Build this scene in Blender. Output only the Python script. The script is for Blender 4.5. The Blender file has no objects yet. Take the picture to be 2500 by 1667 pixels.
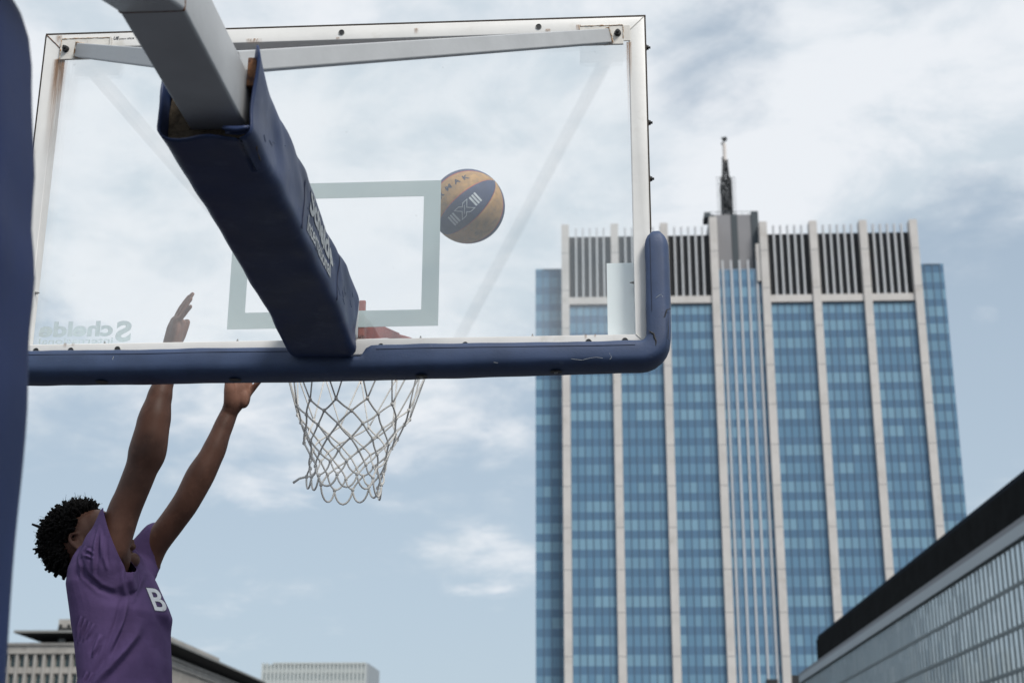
import bpy, bmesh, math, random
from mathutils import Vector, Matrix, noise
random.seed(7)
V = Vector
rad = math.radians
sc = bpy.context.scene
col = sc.collection

# ------------------------------------------------------------------ camera
F_PX, W_PX, H_PX = 3594.0, 2500.0, 1667.0
PITCH, ROLL = rad(18.35), rad(0.25)
CAM = V((0, 0, 1.66))
fw = V((0, math.cos(PITCH), math.sin(PITCH)))
_r = V((1, 0, 0)); _u = _r.cross(fw)
rt = math.cos(ROLL) * _r + math.sin(ROLL) * _u
up = -math.sin(ROLL) * _r + math.cos(ROLL) * _u
cd = bpy.data.cameras.new('camera')
cam = bpy.data.objects.new('camera', cd); col.objects.link(cam)
cam.matrix_world = Matrix(((rt.x, up.x, -fw.x, CAM.x), (rt.y, up.y, -fw.y, CAM.y), (rt.z, up.z, -fw.z, CAM.z), (0, 0, 0, 1)))
cd.sensor_width = 36.0
cd.lens = F_PX / W_PX * 36.0
cd.clip_start = 0.05
cd.clip_end = 6000
cd.dof.use_dof = True
cd.dof.focus_distance = 4.08
cd.dof.aperture_fstop = 5.6
sc.camera = cam

# ------------------------------------------------------------------ exposure
sc.view_settings.view_transform = 'Standard'
sc.view_settings.look = 'None'
sc.view_settings.exposure = 0.0
sc.view_settings.gamma = 1.0
sc.render.resolution_x = 1024
sc.render.resolution_y = 682

# ------------------------------------------------------------------ sun and sky
SUN_EL, SUN_AZ = rad(48), rad(147)      # azimuth clockwise from +Y (view direction) towards +X
sl = bpy.data.lights.new('sun', 'SUN'); sl.energy = 3.0; sl.angle = rad(18); sl.color = (1.0, 0.95, 0.88)
so = bpy.data.objects.new('sun', sl); col.objects.link(so)
sdir = V((math.sin(SUN_AZ) * math.cos(SUN_EL), math.cos(SUN_AZ) * math.cos(SUN_EL), math.sin(SUN_EL)))
so.location = sdir * 60
so.rotation_euler = (-sdir).to_track_quat('-Z', 'Y').to_euler()


def ray(px, py):
    return fw * F_PX + rt * (px - W_PX / 2) - up * (py - H_PX / 2)


class NT:
    """small helper to wire shader nodes"""
    def __init__(s, tree):
        s.t = tree; s.n = tree.nodes; s.l = tree.links

    def new(s, kind, **kw):
        n = s.n.new(kind)
        for k, v in kw.items(): setattr(n, k, v)
        return n

    def put(s, node, sock, val):
        i = node.inputs[sock]
        if hasattr(val, 'is_output') or isinstance(val, bpy.types.NodeSocket): s.l.new(val, i)
        else: i.default_value = val

    def math(s, op, a, b=0.0, c=None, clamp=False):
        n = s.new('ShaderNodeMath', operation=op, use_clamp=clamp)
        s.put(n, 0, a); s.put(n, 1, b)
        if c is not None: s.put(n, 2, c)
        return n.outputs[0]

    def vmath(s, op, a, b=None):
        n = s.new('ShaderNodeVectorMath', operation=op)
        s.put(n, 0, a)
        if b is not None: s.put(n, 1, b)
        return n

    def rng(s, v, a, b, c=0.0, d=1.0, smooth=True):
        n = s.new('ShaderNodeMapRange')
        n.interpolation_type = 'SMOOTHSTEP' if smooth else 'LINEAR'
        for k, x in zip((0, 1, 2, 3, 4), (v, a, b, c, d)): s.put(n, k, x)
        return n.outputs[0]

    def noise(s, vec, scale, detail=4, rough=0.55, dist=0.0):
        n = s.new('ShaderNodeTexNoise')
        if vec is not None: s.put(n, 'Vector', vec)
        s.put(n, 'Scale', scale); s.put(n, 'Detail', detail); s.put(n, 'Roughness', rough); s.put(n, 'Distortion', dist)
        return n.outputs['Fac']

    def mix(s, f, a, b):
        n = s.new('ShaderNodeMix', data_type='RGBA')
        s.put(n, 0, f)
        for k, x in ((6, a), (7, b)):
            if not isinstance(x, bpy.types.NodeSocket) and len(x) == 3: x = (*x, 1)
            s.put(n, k, x)
        return n.outputs[2]


def make_sky():
    w = bpy.data.worlds.new('World'); sc.world = w; w.use_nodes = True
    t = NT(w.node_tree); t.n.clear()
    out = t.new('ShaderNodeOutputWorld'); bg = t.new('ShaderNodeBackground')
    t.l.new(bg.outputs[0], out.inputs[0])
    sky = t.new('ShaderNodeTexSky', sky_type='NISHITA')
    sky.sun_disc = False; sky.sun_elevation = SUN_EL; sky.sun_rotation = SUN_AZ
    sky.air_density = 1.0; sky.dust_density = 1.5; sky.ozone_density = 1.5
    tc = t.new('ShaderNodeTexCoord')
    d = t.vmath('NORMALIZE', tc.outputs['Generated']).outputs[0]
    sp = t.new('ShaderNodeSeparateXYZ'); t.l.new(d, sp.inputs[0])
    zz = t.math('MAXIMUM', sp.outputs[2], 0.0)
    den = t.math('ADD', zz, 0.22)
    cb = t.new('ShaderNodeCombineXYZ')
    t.l.new(t.math('DIVIDE', sp.outputs[0], den), cb.inputs[0])
    t.l.new(t.math('DIVIDE', sp.outputs[1], den), cb.inputs[1])
    p = cb.outputs[0]
    big = t.noise(p, 1.9, 3, 0.5, 0.3)
    med = t.noise(t.vmath('ADD', p, (3.1, 1.7, 0.4)).outputs[0], 5.0, 8, 0.58, 0.45)
    fine = t.noise(t.vmath('ADD', p, (7.7, 2.9, 1.1)).outputs[0], 13.0, 8, 0.6, 0.3)
    n = t.math('ADD', t.math('ADD', t.math('MULTIPLY', big, 0.42), t.math('MULTIPLY', med, 0.40)), t.math('MULTIPLY', fine, 0.18))

    def blob(px, py, r0, r1, wgt):
        c = ray(px, py).normalized()
        dt = t.vmath('DOT_PRODUCT', d, tuple(c)).outputs['Value']
        return t.math('MULTIPLY', t.rng(dt, math.cos(rad(r1)), math.cos(rad(r0))), wgt)
    # coverage by direction: heavy high up, thin low down, a clear gap to the right
    cov = t.rng(zz, 0.12, 0.44, -0.06, 0.17)
    for b in ((900, 300, 3, 15, .10), (2100, 420, 1.5, 8, .12), (1780, 170, .5, 4.5, -.09), (2150, 60, .5, 3.5, -.06), (2350, 760, 2, 7, -.22), (2000, 900, 2, 7, -.10),
              (1400, 1000, 2, 6, -.10), (1170, 1370, .3, 3.0, .10), (1270, 1150, .3, 2.2, .10), (2400, 780, .1, .9, .10), (500, 500, 2, 8, .07)):
        cov = t.math('ADD', cov, blob(*b))
    dens = t.math('ADD', n, cov)
    m = t.rng(dens, 0.46, 0.66, 0.0, 1.0)
    body = t.noise(t.vmath('ADD', p, (9.2, 4.1, 2.0)).outputs[0], 4.6, 8, 0.6, 0.35)
    lit = t.rng(t.math('ADD', t.math('MULTIPLY', body, .8), t.math('MULTIPLY', dens, .2)), 0.40, 0.60)
    cloud = t.mix(lit, (6.1, 6.95, 7.7), (8.4, 8.75, 9.2))
    hz = t.rng(zz, 0.0, 0.5, 0.85, 0.62)
    clear = t.mix(hz, sky.outputs[0], (5.3, 6.4, 7.4))
    res = t.mix(m, clear, cloud)
    t.l.new(res, bg.inputs[0]); bg.inputs[1].default_value = 0.1


make_sky()

# ------------------------------------------------------------------ helpers
YAW = 0.0681
eU = V((math.cos(YAW), -math.sin(YAW), 0)); eN = V((math.sin(YAW), math.cos(YAW), 0)); eZ = V((0, 0, 1))
BO = V((-0.5131, 3.8724, 2.9016))       # middle of the backboard's lower edge, rear face of its frame


def B(u, v, w): return BO + eU * u + eZ * v - eN * w          # w runs from the board towards the mast


def at(px, py, Y):
    r = ray(px, py); return CAM + r * (Y / r.y)


def atz(px, py, Z):
    r = ray(px, py); return CAM + r * ((Z - CAM.z) / r.z)


def onb(px, py, w):
    r = ray(px, py); o = CAM - BO
    t = -(w + o.dot(eN)) / r.dot(eN); q = o + r * t
    return q.dot(eU), q.z


def on_plane(px, py, p0, nrm):
    r = ray(px, py); return CAM + r * ((p0 - CAM).dot(nrm) / r.dot(nrm))


def tag(o, label=None, cat=None, group=None, kind=None):
    if label: o['label'] = label
    if cat: o['category'] = cat
    if group: o['group'] = group
    if kind: o['kind'] = kind
    return o


def thing(name, label, cat, loc):
    o = bpy.data.objects.new(name, None); col.objects.link(o); o.location = loc
    o.empty_display_size = .2
    return tag(o, label, cat)


def base(o):
    while o.parent: o = o.parent
    return V(o.location)


def obj(name, bm, m, parent=None, smooth=False, kind=None, loc=None):
    """link bm (world coordinates) as one mesh object"""
    off = base(parent) if parent else (loc or V((0, 0, 0)))
    bmesh.ops.translate(bm, verts=bm.verts, vec=-off)
    me = bpy.data.meshes.new(name); bm.to_mesh(me); bm.free()
    for q in (m if isinstance(m, (list, tuple)) else [m]): me.materials.append(q)
    if smooth is True:
        for f in me.polygons: f.use_smooth = True
    o = bpy.data.objects.new(name, me); col.objects.link(o)
    if parent: o.parent = parent
    else: o.location = off
    if kind: o['kind'] = kind
    return o


def autosmooth(o, ang=35):
    me = o.data
    for f in me.polygons: f.use_smooth = True
    bm = bmesh.new(); bm.from_mesh(me)
    for e in bm.edges:
        if len(e.link_faces) == 2 and e.calc_face_angle(0) > rad(ang): e.smooth = False
    bm.to_mesh(me); bm.free()
    return o


def box(bm, o, ax, ay, az, bev=0.0, seg=2):
    """box with corner o and edge vectors ax, ay, az"""
    pts = [o + ax * i + ay * j + az * k for k in (0, 1) for j in (0, 1) for i in (0, 1)]
    vs = [bm.verts.new(p) for p in pts]
    fs = [bm.faces.new([vs[i] for i in q]) for q in ((0, 2, 3, 1), (4, 5, 7, 6), (0, 1, 5, 4), (2, 6, 7, 3), (0, 4, 6, 2), (1, 3, 7, 5))]
    if ax.cross(ay).dot(az) < 0:
        for f in fs: f.normal_flip()
    if bev:
        es = list({e for f in fs for e in f.edges})
        bmesh.ops.bevel(bm, geom=es, offset=bev, segments=seg, profile=.5, affect='EDGES')
    return fs


def bbox(bm, u0, u1, v0, v1, w0, w1, bev=0.0, seg=2):
    box(bm, B(u0, v0, w0), eU * (u1 - u0), eZ * (v1 - v0), -eN * (w1 - w0), bev, seg)


def frames(pts):
    n = len(pts); out = []
    prev = None
    for i in range(n):
        t = (pts[min(i + 1, n - 1)] - pts[max(i - 1, 0)]).normalized()
        if prev is None:
            a = V((0, 0, 1)) if abs(t.z) < .9 else V((1, 0, 0))
            x = t.cross(a).normalized()
        else:
            x = (prev - t * prev.dot(t)).normalized()
        prev = x
        out.append((x, t.cross(x)))
    return out


def tube(bm, pts, rads, sides=8, cap=True, closed=False):
    if not isinstance(rads, (list, tuple)): rads = [rads] * len(pts)
    fr = frames(pts); rings = []
    for p, r, (x, y) in zip(pts, rads, fr):
        rings.append([bm.verts.new(p + (x * math.cos(a) + y * math.sin(a)) * r) for a in (2 * math.pi * k / sides for k in range(sides))])
    return skin(bm, rings, cap, closed)


def skin(bm, rings, cap=True, closed=False):
    k = len(rings[0]); fs = []
    pairs = list(zip(rings[:-1], rings[1:])) + ([(rings[-1], rings[0])] if closed else [])
    for a, b in pairs:
        for i in range(k):
            j = (i + 1) % k
            fs.append(bm.faces.new((a[i], a[j], b[j], b[i])))
    if cap and not closed:
        fs.append(bm.faces.new(rings[0][::-1])); fs.append(bm.faces.new(rings[-1]))
    return fs


def ball(bm, c, rx, ry=None, rz=None, rot=None, sub=3):
    ry = ry or rx; rz = rz or rx
    m = Matrix.Translation(c) @ (rot.to_4x4() if rot else Matrix.Identity(4)) @ Matrix.Diagonal((rx, ry, rz, 1))
    bmesh.ops.create_icosphere(bm, subdivisions=sub, radius=1, matrix=m)


def limb(bm, pts, rads, sides=20, sub=6, flat=None):
    """smooth closed tapered limb through pts with rounded ends"""
    P, R = [], []
    n = len(pts)
    for i in range(n - 1):
        p0, p1, p2, p3 = pts[max(i - 1, 0)], pts[i], pts[i + 1], pts[min(i + 2, n - 1)]
        for k in range(sub):
            t = k / sub
            P.append(.5 * ((2 * p1) + (p2 - p0) * t + (2 * p0 - 5 * p1 + 4 * p2 - p3) * t * t + (3 * p1 - p0 - 3 * p2 + p3) * t ** 3))
            s = t * t * (3 - 2 * t); R.append(rads[i] * (1 - s) + rads[i + 1] * s)
    P.append(pts[-1]); R.append(rads[-1])
    t0 = (P[1] - P[0]).normalized(); t1 = (P[-1] - P[-2]).normalized()
    head = [(P[0] - t0 * R[0] * math.sin(a), R[0] * math.cos(a)) for a in (1.45, 1.1, .75, .4)]
    tail = [(P[-1] + t1 * R[-1] * math.sin(a), R[-1] * math.cos(a)) for a in (.4, .75, 1.1, 1.45)]
    P = [h[0] for h in head] + P + [h[0] for h in tail]
    R = [h[1] for h in head] + R + [h[1] for h in tail]
    tube(bm, P, R, sides)


def remeshed(bm, voxel, smooth=4, fac=.5, sub=0):
    """union of closed shells as one continuous surface"""
    me = bpy.data.meshes.new('tmp'); bm.to_mesh(me); bm.free()
    o = bpy.data.objects.new('tmp', me); col.objects.link(o)
    md = o.modifiers.new('r', 'REMESH'); md.mode = 'VOXEL'; md.voxel_size = voxel
    ms = o.modifiers.new('s', 'SMOOTH'); ms.factor = fac; ms.iterations = smooth
    if sub:
        md2 = o.modifiers.new('d', 'SUBSURF'); md2.levels = sub; md2.render_levels = sub
    dg = bpy.context.evaluated_depsgraph_get(); dg.update()
    ev = o.evaluated_get(dg); m2 = bpy.data.meshes.new_from_object(ev)
    out = bmesh.new(); out.from_mesh(m2)
    bpy.data.objects.remove(o); bpy.data.meshes.remove(me); bpy.data.meshes.remove(m2)
    return out


def text_bm(body, size, bold=0.0, depth=0.0, shear=0.0, align='LEFT', space=1.0):
    """lettering as a mesh in its own x/y plane"""
    cu = bpy.data.curves.new('t', 'FONT'); cu.body = body; cu.size = size; cu.offset = bold; cu.extrude = depth; cu.shear = shear
    cu.align_x = align; cu.space_character = space; cu.resolution_u = 6
    o = bpy.data.objects.new('t', cu); col.objects.link(o)
    dg = bpy.context.evaluated_depsgraph_get(); dg.update()
    m2 = bpy.data.meshes.new_from_object(o.evaluated_get(dg))
    bm = bmesh.new(); bm.from_mesh(m2)
    bpy.data.objects.remove(o); bpy.data.curves.remove(cu); bpy.data.meshes.remove(m2)
    bmesh.ops.triangulate(bm, faces=bm.faces)
    return bm


def fit_text(bm, w=None, h=None):
    xs = [v.co.x for v in bm.verts]; ys = [v.co.y for v in bm.verts]
    x0, x1, y0, y1 = min(xs), max(xs), min(ys), max(ys)
    for v in bm.verts:
        v.co.x -= x0; v.co.y -= y0
        if w: v.co.x *= w / (x1 - x0)
        if h: v.co.y *= h / (y1 - y0)
    return bm


def warp(bm, fn):
    for v in bm.verts: v.co = fn(v.co.copy())
    return bm


# ------------------------------------------------------------------ materials
def mat(name, c, rough=.6, metal=0.0, vary=.12, vscale=8.0, bump=0.0, bscale=60.0, c2=None, lo=.45, hi=.62, spec=.5, rust=0.0, rscale=22.0, sheen=0.0):
    m = bpy.data.materials.new(name); m.use_nodes = True
    t = NT(m.node_tree); b = t.n['Principled BSDF']
    tc = t.new('ShaderNodeTexCoord').outputs['Object']
    n = t.noise(tc, vscale, 6, .6)
    dark = tuple(x * (1 - vary) for x in c); lite = tuple(min(1, x * (1 + vary)) for x in c)
    cc = t.mix(t.rng(n, .3, .7), dark, lite)
    if c2: cc = t.mix(t.rng(t.noise(tc, vscale * 1.7, 7, .65), lo, hi), cc, c2)
    if rust:
        rn = t.noise(t.vmath('ADD', tc, (5, 2, 8)).outputs[0], rscale, 8, .72)
        rm = t.rng(rn, rust, rust + .07)
        cc = t.mix(rm, cc, (.13, .05, .018))
    t.put(b, 'Base Color', cc); t.put(b, 'Metallic', metal); t.put(b, 'Specular IOR Level', spec)
    t.put(b, 'Roughness', t.rng(n, .2, .8, max(.02, rough - .07), min(1, rough + .07), False))
    if sheen: t.put(b, 'Sheen Weight', sheen)
    if bump:
        bp = t.new('ShaderNodeBump'); t.put(bp, 'Strength', bump); t.put(bp, 'Distance', .01)
        t.put(bp, 'Height', t.noise(tc, bscale, 5, .6)); t.l.new(bp.outputs[0], b.inputs['Normal'])
    return m


M = {}
M['white'] = mat('white_painted_steel', (.74, .735, .72), .45, vary=.05, vscale=5, bump=.05, bscale=35, rust=.715, rscale=38, c2=(.62, .60, .56), lo=.58, hi=.75)
M['grey_steel'] = mat('pale_grey_painted_steel', (.43, .445, .46), .45, spec=.3, vary=.07, vscale=6, bump=.06, bscale=30, rust=.665, rscale=40)
M['rusty'] = mat('rusty_steel', (.16, .07, .03), .85, vary=.4, vscale=40, bump=.3, bscale=120, c2=(.07, .03, .02))
M['weld'] = mat('rust_stained_weld', (.36, .19, .08), .8, vary=.5, vscale=60, c2=(.6, .55, .48), lo=.42, hi=.55)
M['plate'] = mat('rust_edged_white_plate', (.66, .64, .60), .55, vary=.08, vscale=20, rust=.62, rscale=26, bump=.1)
M['vinyl'] = mat('navy_vinyl', (.021, .037, .098), .45, vary=.16, vscale=7, bump=.12, bscale=14, c2=(.055, .075, .14), lo=.52, hi=.75, spec=.3)
M['foam_rubber'] = mat('navy_foam_rubber', (.035, .060, .130), .55, vary=.14, vscale=10, bump=.07, bscale=160, c2=(.10, .13, .20), lo=.60, hi=.80)
M['mast_vinyl'] = mat('dark_blue_mast_vinyl', (.018, .030, .088), .55, spec=.12, vary=.15, vscale=5, bump=.15, bscale=6)
M['seam'] = mat('dark_navy_stitching', (.012, .018, .045), .7)
M['scuff'] = mat('pale_blue_scuff', (.12, .16, .26), .8)
M['foam'] = mat('torn_brown_foam', (.085, .066, .045), .95, vary=.4, vscale=30, bump=.6, bscale=60)
M['black'] = mat('black_bolt_steel', (.02, .021, .023), .5, vary=.3, vscale=60)
M['zinc'] = mat('dull_zinc', (.32, .32, .31), .4, metal=.7, vary=.2, vscale=80)
M['trim'] = mat('dark_rubber_trim', (.035, .026, .02), .7, vary=.3, vscale=40)
M['line_old'] = mat('white_board_paint', (.52, .585, .59), .5, vary=.04, vscale=4)
M['sticker_old'] = mat('pale_sticker', (.72, .80, .83), .4, vary=.02)
M['print_white'] = mat('worn_white_print', (.42, .45, .47), .6, vary=.12, vscale=60)
M['frost'] = mat('frosted_lettering', (.60, .68, .70), .5, vary=.1)
M['ink'] = mat('black_ink', (.03, .035, .05), .6)
M['ring'] = mat('worn_orange_red_steel', (.29, .062, .042), .5, vary=.2, vscale=25, rust=.70, bump=.08)
M['cord'] = mat('white_net_cord', (.74, .72, .69), .85, vary=.06, vscale=40)
M['skin'] = mat('brown_skin', (.092, .043, .030), .52, spec=.25, vary=.18, vscale=14, bump=.06, bscale=160, c2=(.118, .056, .039), lo=.5, hi=.7)
def palm_tint(m):
    t = NT(m.node_tree); b = t.n['Principled BSDF']; l = b.inputs['Base Color'].links[0]; src = l.from_socket
    at_ = t.new('ShaderNodeAttribute', attribute_name='palm')
    t.put(b, 'Base Color', t.mix(at_.outputs['Fac'], src, (.30, .15, .105)))
palm_tint(M['skin'])
M['hair'] = mat('black_hair', (.004, .0035, .0035), .8, spec=.12, vary=.4, vscale=90)
M['eye'] = mat('eye_white', (.6, .56, .52), .2)
M['iris'] = mat('dark_iris', (.02, .012, .008), .15)
M['shirt'] = mat('purple_cotton', (.084, .055, .138), .9, spec=.15, vary=.12, vscale=9, bump=.12, bscale=60)
M['shirt_print'] = mat('white_screen_print', (.62, .64, .68), .7, vary=.05)
M['shirt_outline'] = mat('dark_print_outline', (.05, .04, .09), .8)
M['shorts'] = mat('black_shorts_cloth', (.02, .02, .025), .8)
M['shoe'] = mat('white_shoe', (.6, .6, .6), .6)
M['stone'] = mat('pale_concrete', (.56, .54, .525), .8, vary=.07, vscale=.22, c2=(.44, .415, .39), lo=.52, hi=.8)
M['stone_fin'] = mat('white_fin', (.50, .52, .55), .7, vary=.04, vscale=.2)
M['louvre'] = mat('dark_louvre', (.018, .02, .024), .6, vary=.2, vscale=.4)
M['plant_grey'] = mat('grey_plant_cladding', (.22, .22, .235), .55, vary=.08, vscale=.1)
M['plant_dark'] = mat('dark_plant_strip', (.035, .05, .062), .5)
M['mullion_pale'] = mat('pale_blue_mullion', (.20, .30, .42), .4)
M['mullion'] = mat('blue_grey_mullion', (.075, .12, .18), .4)
M['mast_steel'] = mat('dark_mast_steel', (.035, .04, .047), .6)
M['mast_white'] = mat('pale_mast_tube', (.68, .63, .60), .6)
M['beige'] = mat('weathered_beige_stone', (.36, .345, .325), .85, vary=.12, vscale=.3, c2=(.24, .23, .22), lo=.5, hi=.8)
M['pane'] = mat('dark_green_window_glass', (.030, .055, .058), .12, vary=.5, vscale=.35, spec=.7)
M['roof_dark'] = mat('dark_roof_soffit', (.016, .017, .018), .8)
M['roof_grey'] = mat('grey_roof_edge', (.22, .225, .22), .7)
M['band_black'] = mat('black_roof_band', (.011, .012, .013), .95, spec=.05, vary=.3, vscale=.5, bump=.3, bscale=2)
M['cornice'] = mat('grey_metal_cornice', (.34, .38, .41), .45, vary=.06, vscale=.1)
M['cornice_dark'] = mat('dull_cornice_strip', (.17, .175, .19), .5, vary=.06, vscale=.1)
M['fin_dark'] = mat('dark_glazing_fin', (.13, .16, .17), .5)
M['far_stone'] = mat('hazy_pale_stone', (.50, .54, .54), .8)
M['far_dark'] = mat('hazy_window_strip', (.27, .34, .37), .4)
M['asphalt'] = mat('asphalt', (.045, .045, .045), .9, vary=.2, vscale=.6, bump=.2, bscale=40)
M['court'] = mat('court_coating', (.045, .048, .055), .85, vary=.1, vscale=.8)


def mat_glass():
    m = bpy.data.materials.new('board_glass'); m.use_nodes = True
    t = NT(m.node_tree); t.n.clear()
    out = t.new('ShaderNodeOutputMaterial')
    tr = t.new('ShaderNodeBsdfTransparent'); tr.inputs[0].default_value = (.985, .994, .994, 1)
    gl = t.new('ShaderNodeBsdfGlossy'); gl.inputs['Roughness'].default_value = .0; gl.inputs[0].default_value = (1, 1, 1, 1)
    df = t.new('ShaderNodeBsdfDiffuse'); df.inputs[0].default_value = (.75, .78, .78, 1)
    ge = t.new('ShaderNodeNewGeometry')
    cs = t.math('ABSOLUTE', t.vmath('DOT_PRODUCT', ge.outputs['Incoming'], ge.outputs['Normal']).outputs['Value'])
    fr = t.math('ADD', t.math('MULTIPLY', t.math('POWER', t.math('SUBTRACT', 1.0, cs, clamp=True), 5.0), .925), .075)
    mx = t.new('ShaderNodeMixShader'); t.l.new(fr, mx.inputs[0]); t.l.new(tr.outputs[0], mx.inputs[1]); t.l.new(gl.outputs[0], mx.inputs[2])
    tc = t.new('ShaderNodeTexCoord').outputs['Object']
    dirt = t.noise(tc, 3.0, 8, .62)
    spots = t.rng(t.noise(tc, 55.0, 3, .5), .745, .775)
    f = t.math('ADD', t.rng(dirt, .35, .75, .012, .042), t.math('MULTIPLY', spots, .10))
    m2 = t.new('ShaderNodeMixShader'); t.l.new(f, m2.inputs[0]); t.l.new(mx.outputs[0], m2.inputs[1]); t.l.new(df.outputs[0], m2.inputs[2])
    t.l.new(m2.outputs[0], out.inputs[0])
    return m


def mat_translucent(name, c, f):
    m = bpy.data.materials.new(name); m.use_nodes = True
    t = NT(m.node_tree); t.n.clear()
    out = t.new('ShaderNodeOutputMaterial'); a = t.new('ShaderNodeBsdfDiffuse'); b = t.new('ShaderNodeBsdfTranslucent'); mx = t.new('ShaderNodeMixShader')
    a.inputs[0].default_value = (*c, 1); b.inputs[0].default_value = (*c, 1); mx.inputs[0].default_value = f
    t.l.new(a.outputs[0], mx.inputs[1]); t.l.new(b.outputs[0], mx.inputs[2]); t.l.new(mx.outputs[0], out.inputs[0])
    return m


def mat_curtain(name, light, mid, dark, win=.56, rough=.14, clump=2.3, seed=0.0, lines=True, floorvar=.35, metal=0.0):
    """panes by UV cell: x counts panes, y counts storeys"""
    m = bpy.data.materials.new(name); m.use_nodes = True
    t = NT(m.node_tree); b = t.n['Principled BSDF']
    uv = t.new('ShaderNodeUVMap').outputs[0]
    sp = t.new('ShaderNodeSeparateXYZ'); t.l.new(uv, sp.inputs[0])
    fx = t.math('FLOOR', sp.outputs[0]); fy = t.math('FLOOR', sp.outputs[1]); fr = t.math('FRACT', sp.outputs[1])
    cb = t.new('ShaderNodeCombineXYZ'); t.l.new(fx, cb.inputs[0]); t.l.new(fy, cb.inputs[1]); cb.inputs[2].default_value = seed
    wn = t.new('ShaderNodeTexWhiteNoise', noise_dimensions='3D'); t.l.new(cb.outputs[0], wn.inputs[0])
    cl = t.new('ShaderNodeCombineXYZ'); t.l.new(t.math('FLOOR', t.math('DIVIDE', fx, clump)), cl.inputs[0]); t.l.new(fy, cl.inputs[1]); cl.inputs[2].default_value = seed + 4.4
    wc = t.new('ShaderNodeTexWhiteNoise', noise_dimensions='3D'); t.l.new(cl.outputs[0], wc.inputs[0])
    fl = t.new('ShaderNodeTexWhiteNoise', noise_dimensions='1D'); t.l.new(t.math('ADD', fy, seed + .5), fl.inputs[1])
    k = t.math('ADD', t.math('ADD', t.math('MULTIPLY', wn.outputs[0], .3), t.math('MULTIPLY', wc.outputs[0], .45)), t.math('MULTIPLY', fl.outputs[0], floorvar))
    k = t.rng(k, .35, .85)
    cw = t.mix(k, mid, light)
    isw = t.math('LESS_THAN', fr, win)
    ge = t.new('ShaderNodeNewGeometry')
    jit = t.vmath('MULTIPLY', t.vmath('SUBTRACT', wn.outputs[1], (.5, .5, .5)).outputs[0], (.05, .05, .05)).outputs[0]
    t.l.new(t.vmath('NORMALIZE', t.vmath('ADD', ge.outputs['Normal'], jit).outputs[0]).outputs[0], b.inputs['Normal'])
    # faint ribs through the spandrel
    rib = t.math('GREATER_THAN', t.math('SINE', t.math('MULTIPLY', fr, 50.0)), .55)
    cdk = t.mix(t.math('MULTIPLY', rib, .5 if lines else 0.0), dark, tuple(x * .7 for x in dark))
    t.put(b, 'Base Color', t.mix(isw, cdk, cw)); t.put(b, 'Roughness', rough); t.put(b, 'Specular IOR Level', .45); t.put(b, 'Metallic', metal)
    return m


M['glass'] = mat_glass()
M['line'] = mat_translucent('white_board_paint', (.54, .62, .63), .10)
M['sticker'] = mat_translucent('pale_sticker', (.92, .96, .97), .15)
M['tower_glass'] = mat_curtain('blue_tower_glass', (.190, .336, .452), (.122, .240, .362), (.097, .190, .306))
M['strip_glass'] = mat_curtain('grey_strip_glass', (.80, .86, .87), (.68, .75, .77), (.55, .62, .65), win=.66, rough=.15, clump=1.0, seed=9, lines=False, floorvar=.1, metal=.45)


def lattice(bm, o, ax, ay, dp, xs, ys, barx, bary):
    """one connected grating: strips listed by index in barx / bary are solid, the rest open"""
    g = {}
    def vt(i, j):
        if (i, j) not in g: g[i, j] = bm.verts.new(o + ax * xs[i] + ay * ys[j])
        return g[i, j]
    fs = []
    for i in range(len(xs) - 1):
        for j in range(len(ys) - 1):
            if i in barx or j in bary: fs.append(bm.faces.new((vt(i, j), vt(i + 1, j), vt(i + 1, j + 1), vt(i, j + 1))))
    ex = bmesh.ops.extrude_face_region(bm, geom=fs)
    bmesh.ops.translate(bm, verts=[v for v in ex['geom'] if isinstance(v, bmesh.types.BMVert)], vec=dp)
    bmesh.ops.recalc_face_normals(bm, faces=bm.faces)


def quad_uv(bm, p, su, sv, u0, u1, v0, v1):
    """one rectangle p + su*u + sv*v with UVs in cell counts"""
    uvl = bm.loops.layers.uv.verify()
    vs = [bm.verts.new(p + su * a + sv * b) for a, b in ((0, 0), (1, 0), (1, 1), (0, 1))]
    f = bm.faces.new(vs)
    for l, q in zip(f.loops, ((u0, v0), (u1, v0), (u1, v1), (u0, v1))): l[uvl].uv = q
    return f

# ------------------------------------------------------------------ ground
bm = bmesh.new(); bmesh.ops.create_grid(bm, x_segments=1, y_segments=1, size=3000)
obj('ground', bm, M['asphalt'], kind='structure')
bm = bmesh.new(); box(bm, V((-8, -4, .004)), V((15, 0, 0)), V((0, 20, 0)), V((0, 0, .012)))
obj('court', bm, M['court'], kind='structure')

# ------------------------------------------------------------------ office tower
def zat(py, Y, px=1700): return at(px, py, Y).z
TL, TR = atz(1298 * 1.0629, 522 * 1.0629, 127), atz(2094.5 * 1.0629, 510 * 1.0629, 127)
TL.z = TR.z = 0
sT = (TR - TL).normalized(); LT = (TR - TL).length; nT = V((sT.y, -sT.x, 0))      # nT points to the court
tower = thing('office_tower', 'tall blue glass office tower with pale vertical piers, dark louvred top and roof mast', 'tower', (TL + TR) / 2)


def T(s, z, d=0.0): return TL + sT * s + nT * d + eZ * z
def tbox(bm, s0, s1, z0, z1, d0, d1): box(bm, T(s0, z0, d0), sT * (s1 - s0), eZ * (z1 - z0), nT * (d1 - d0))


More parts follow.
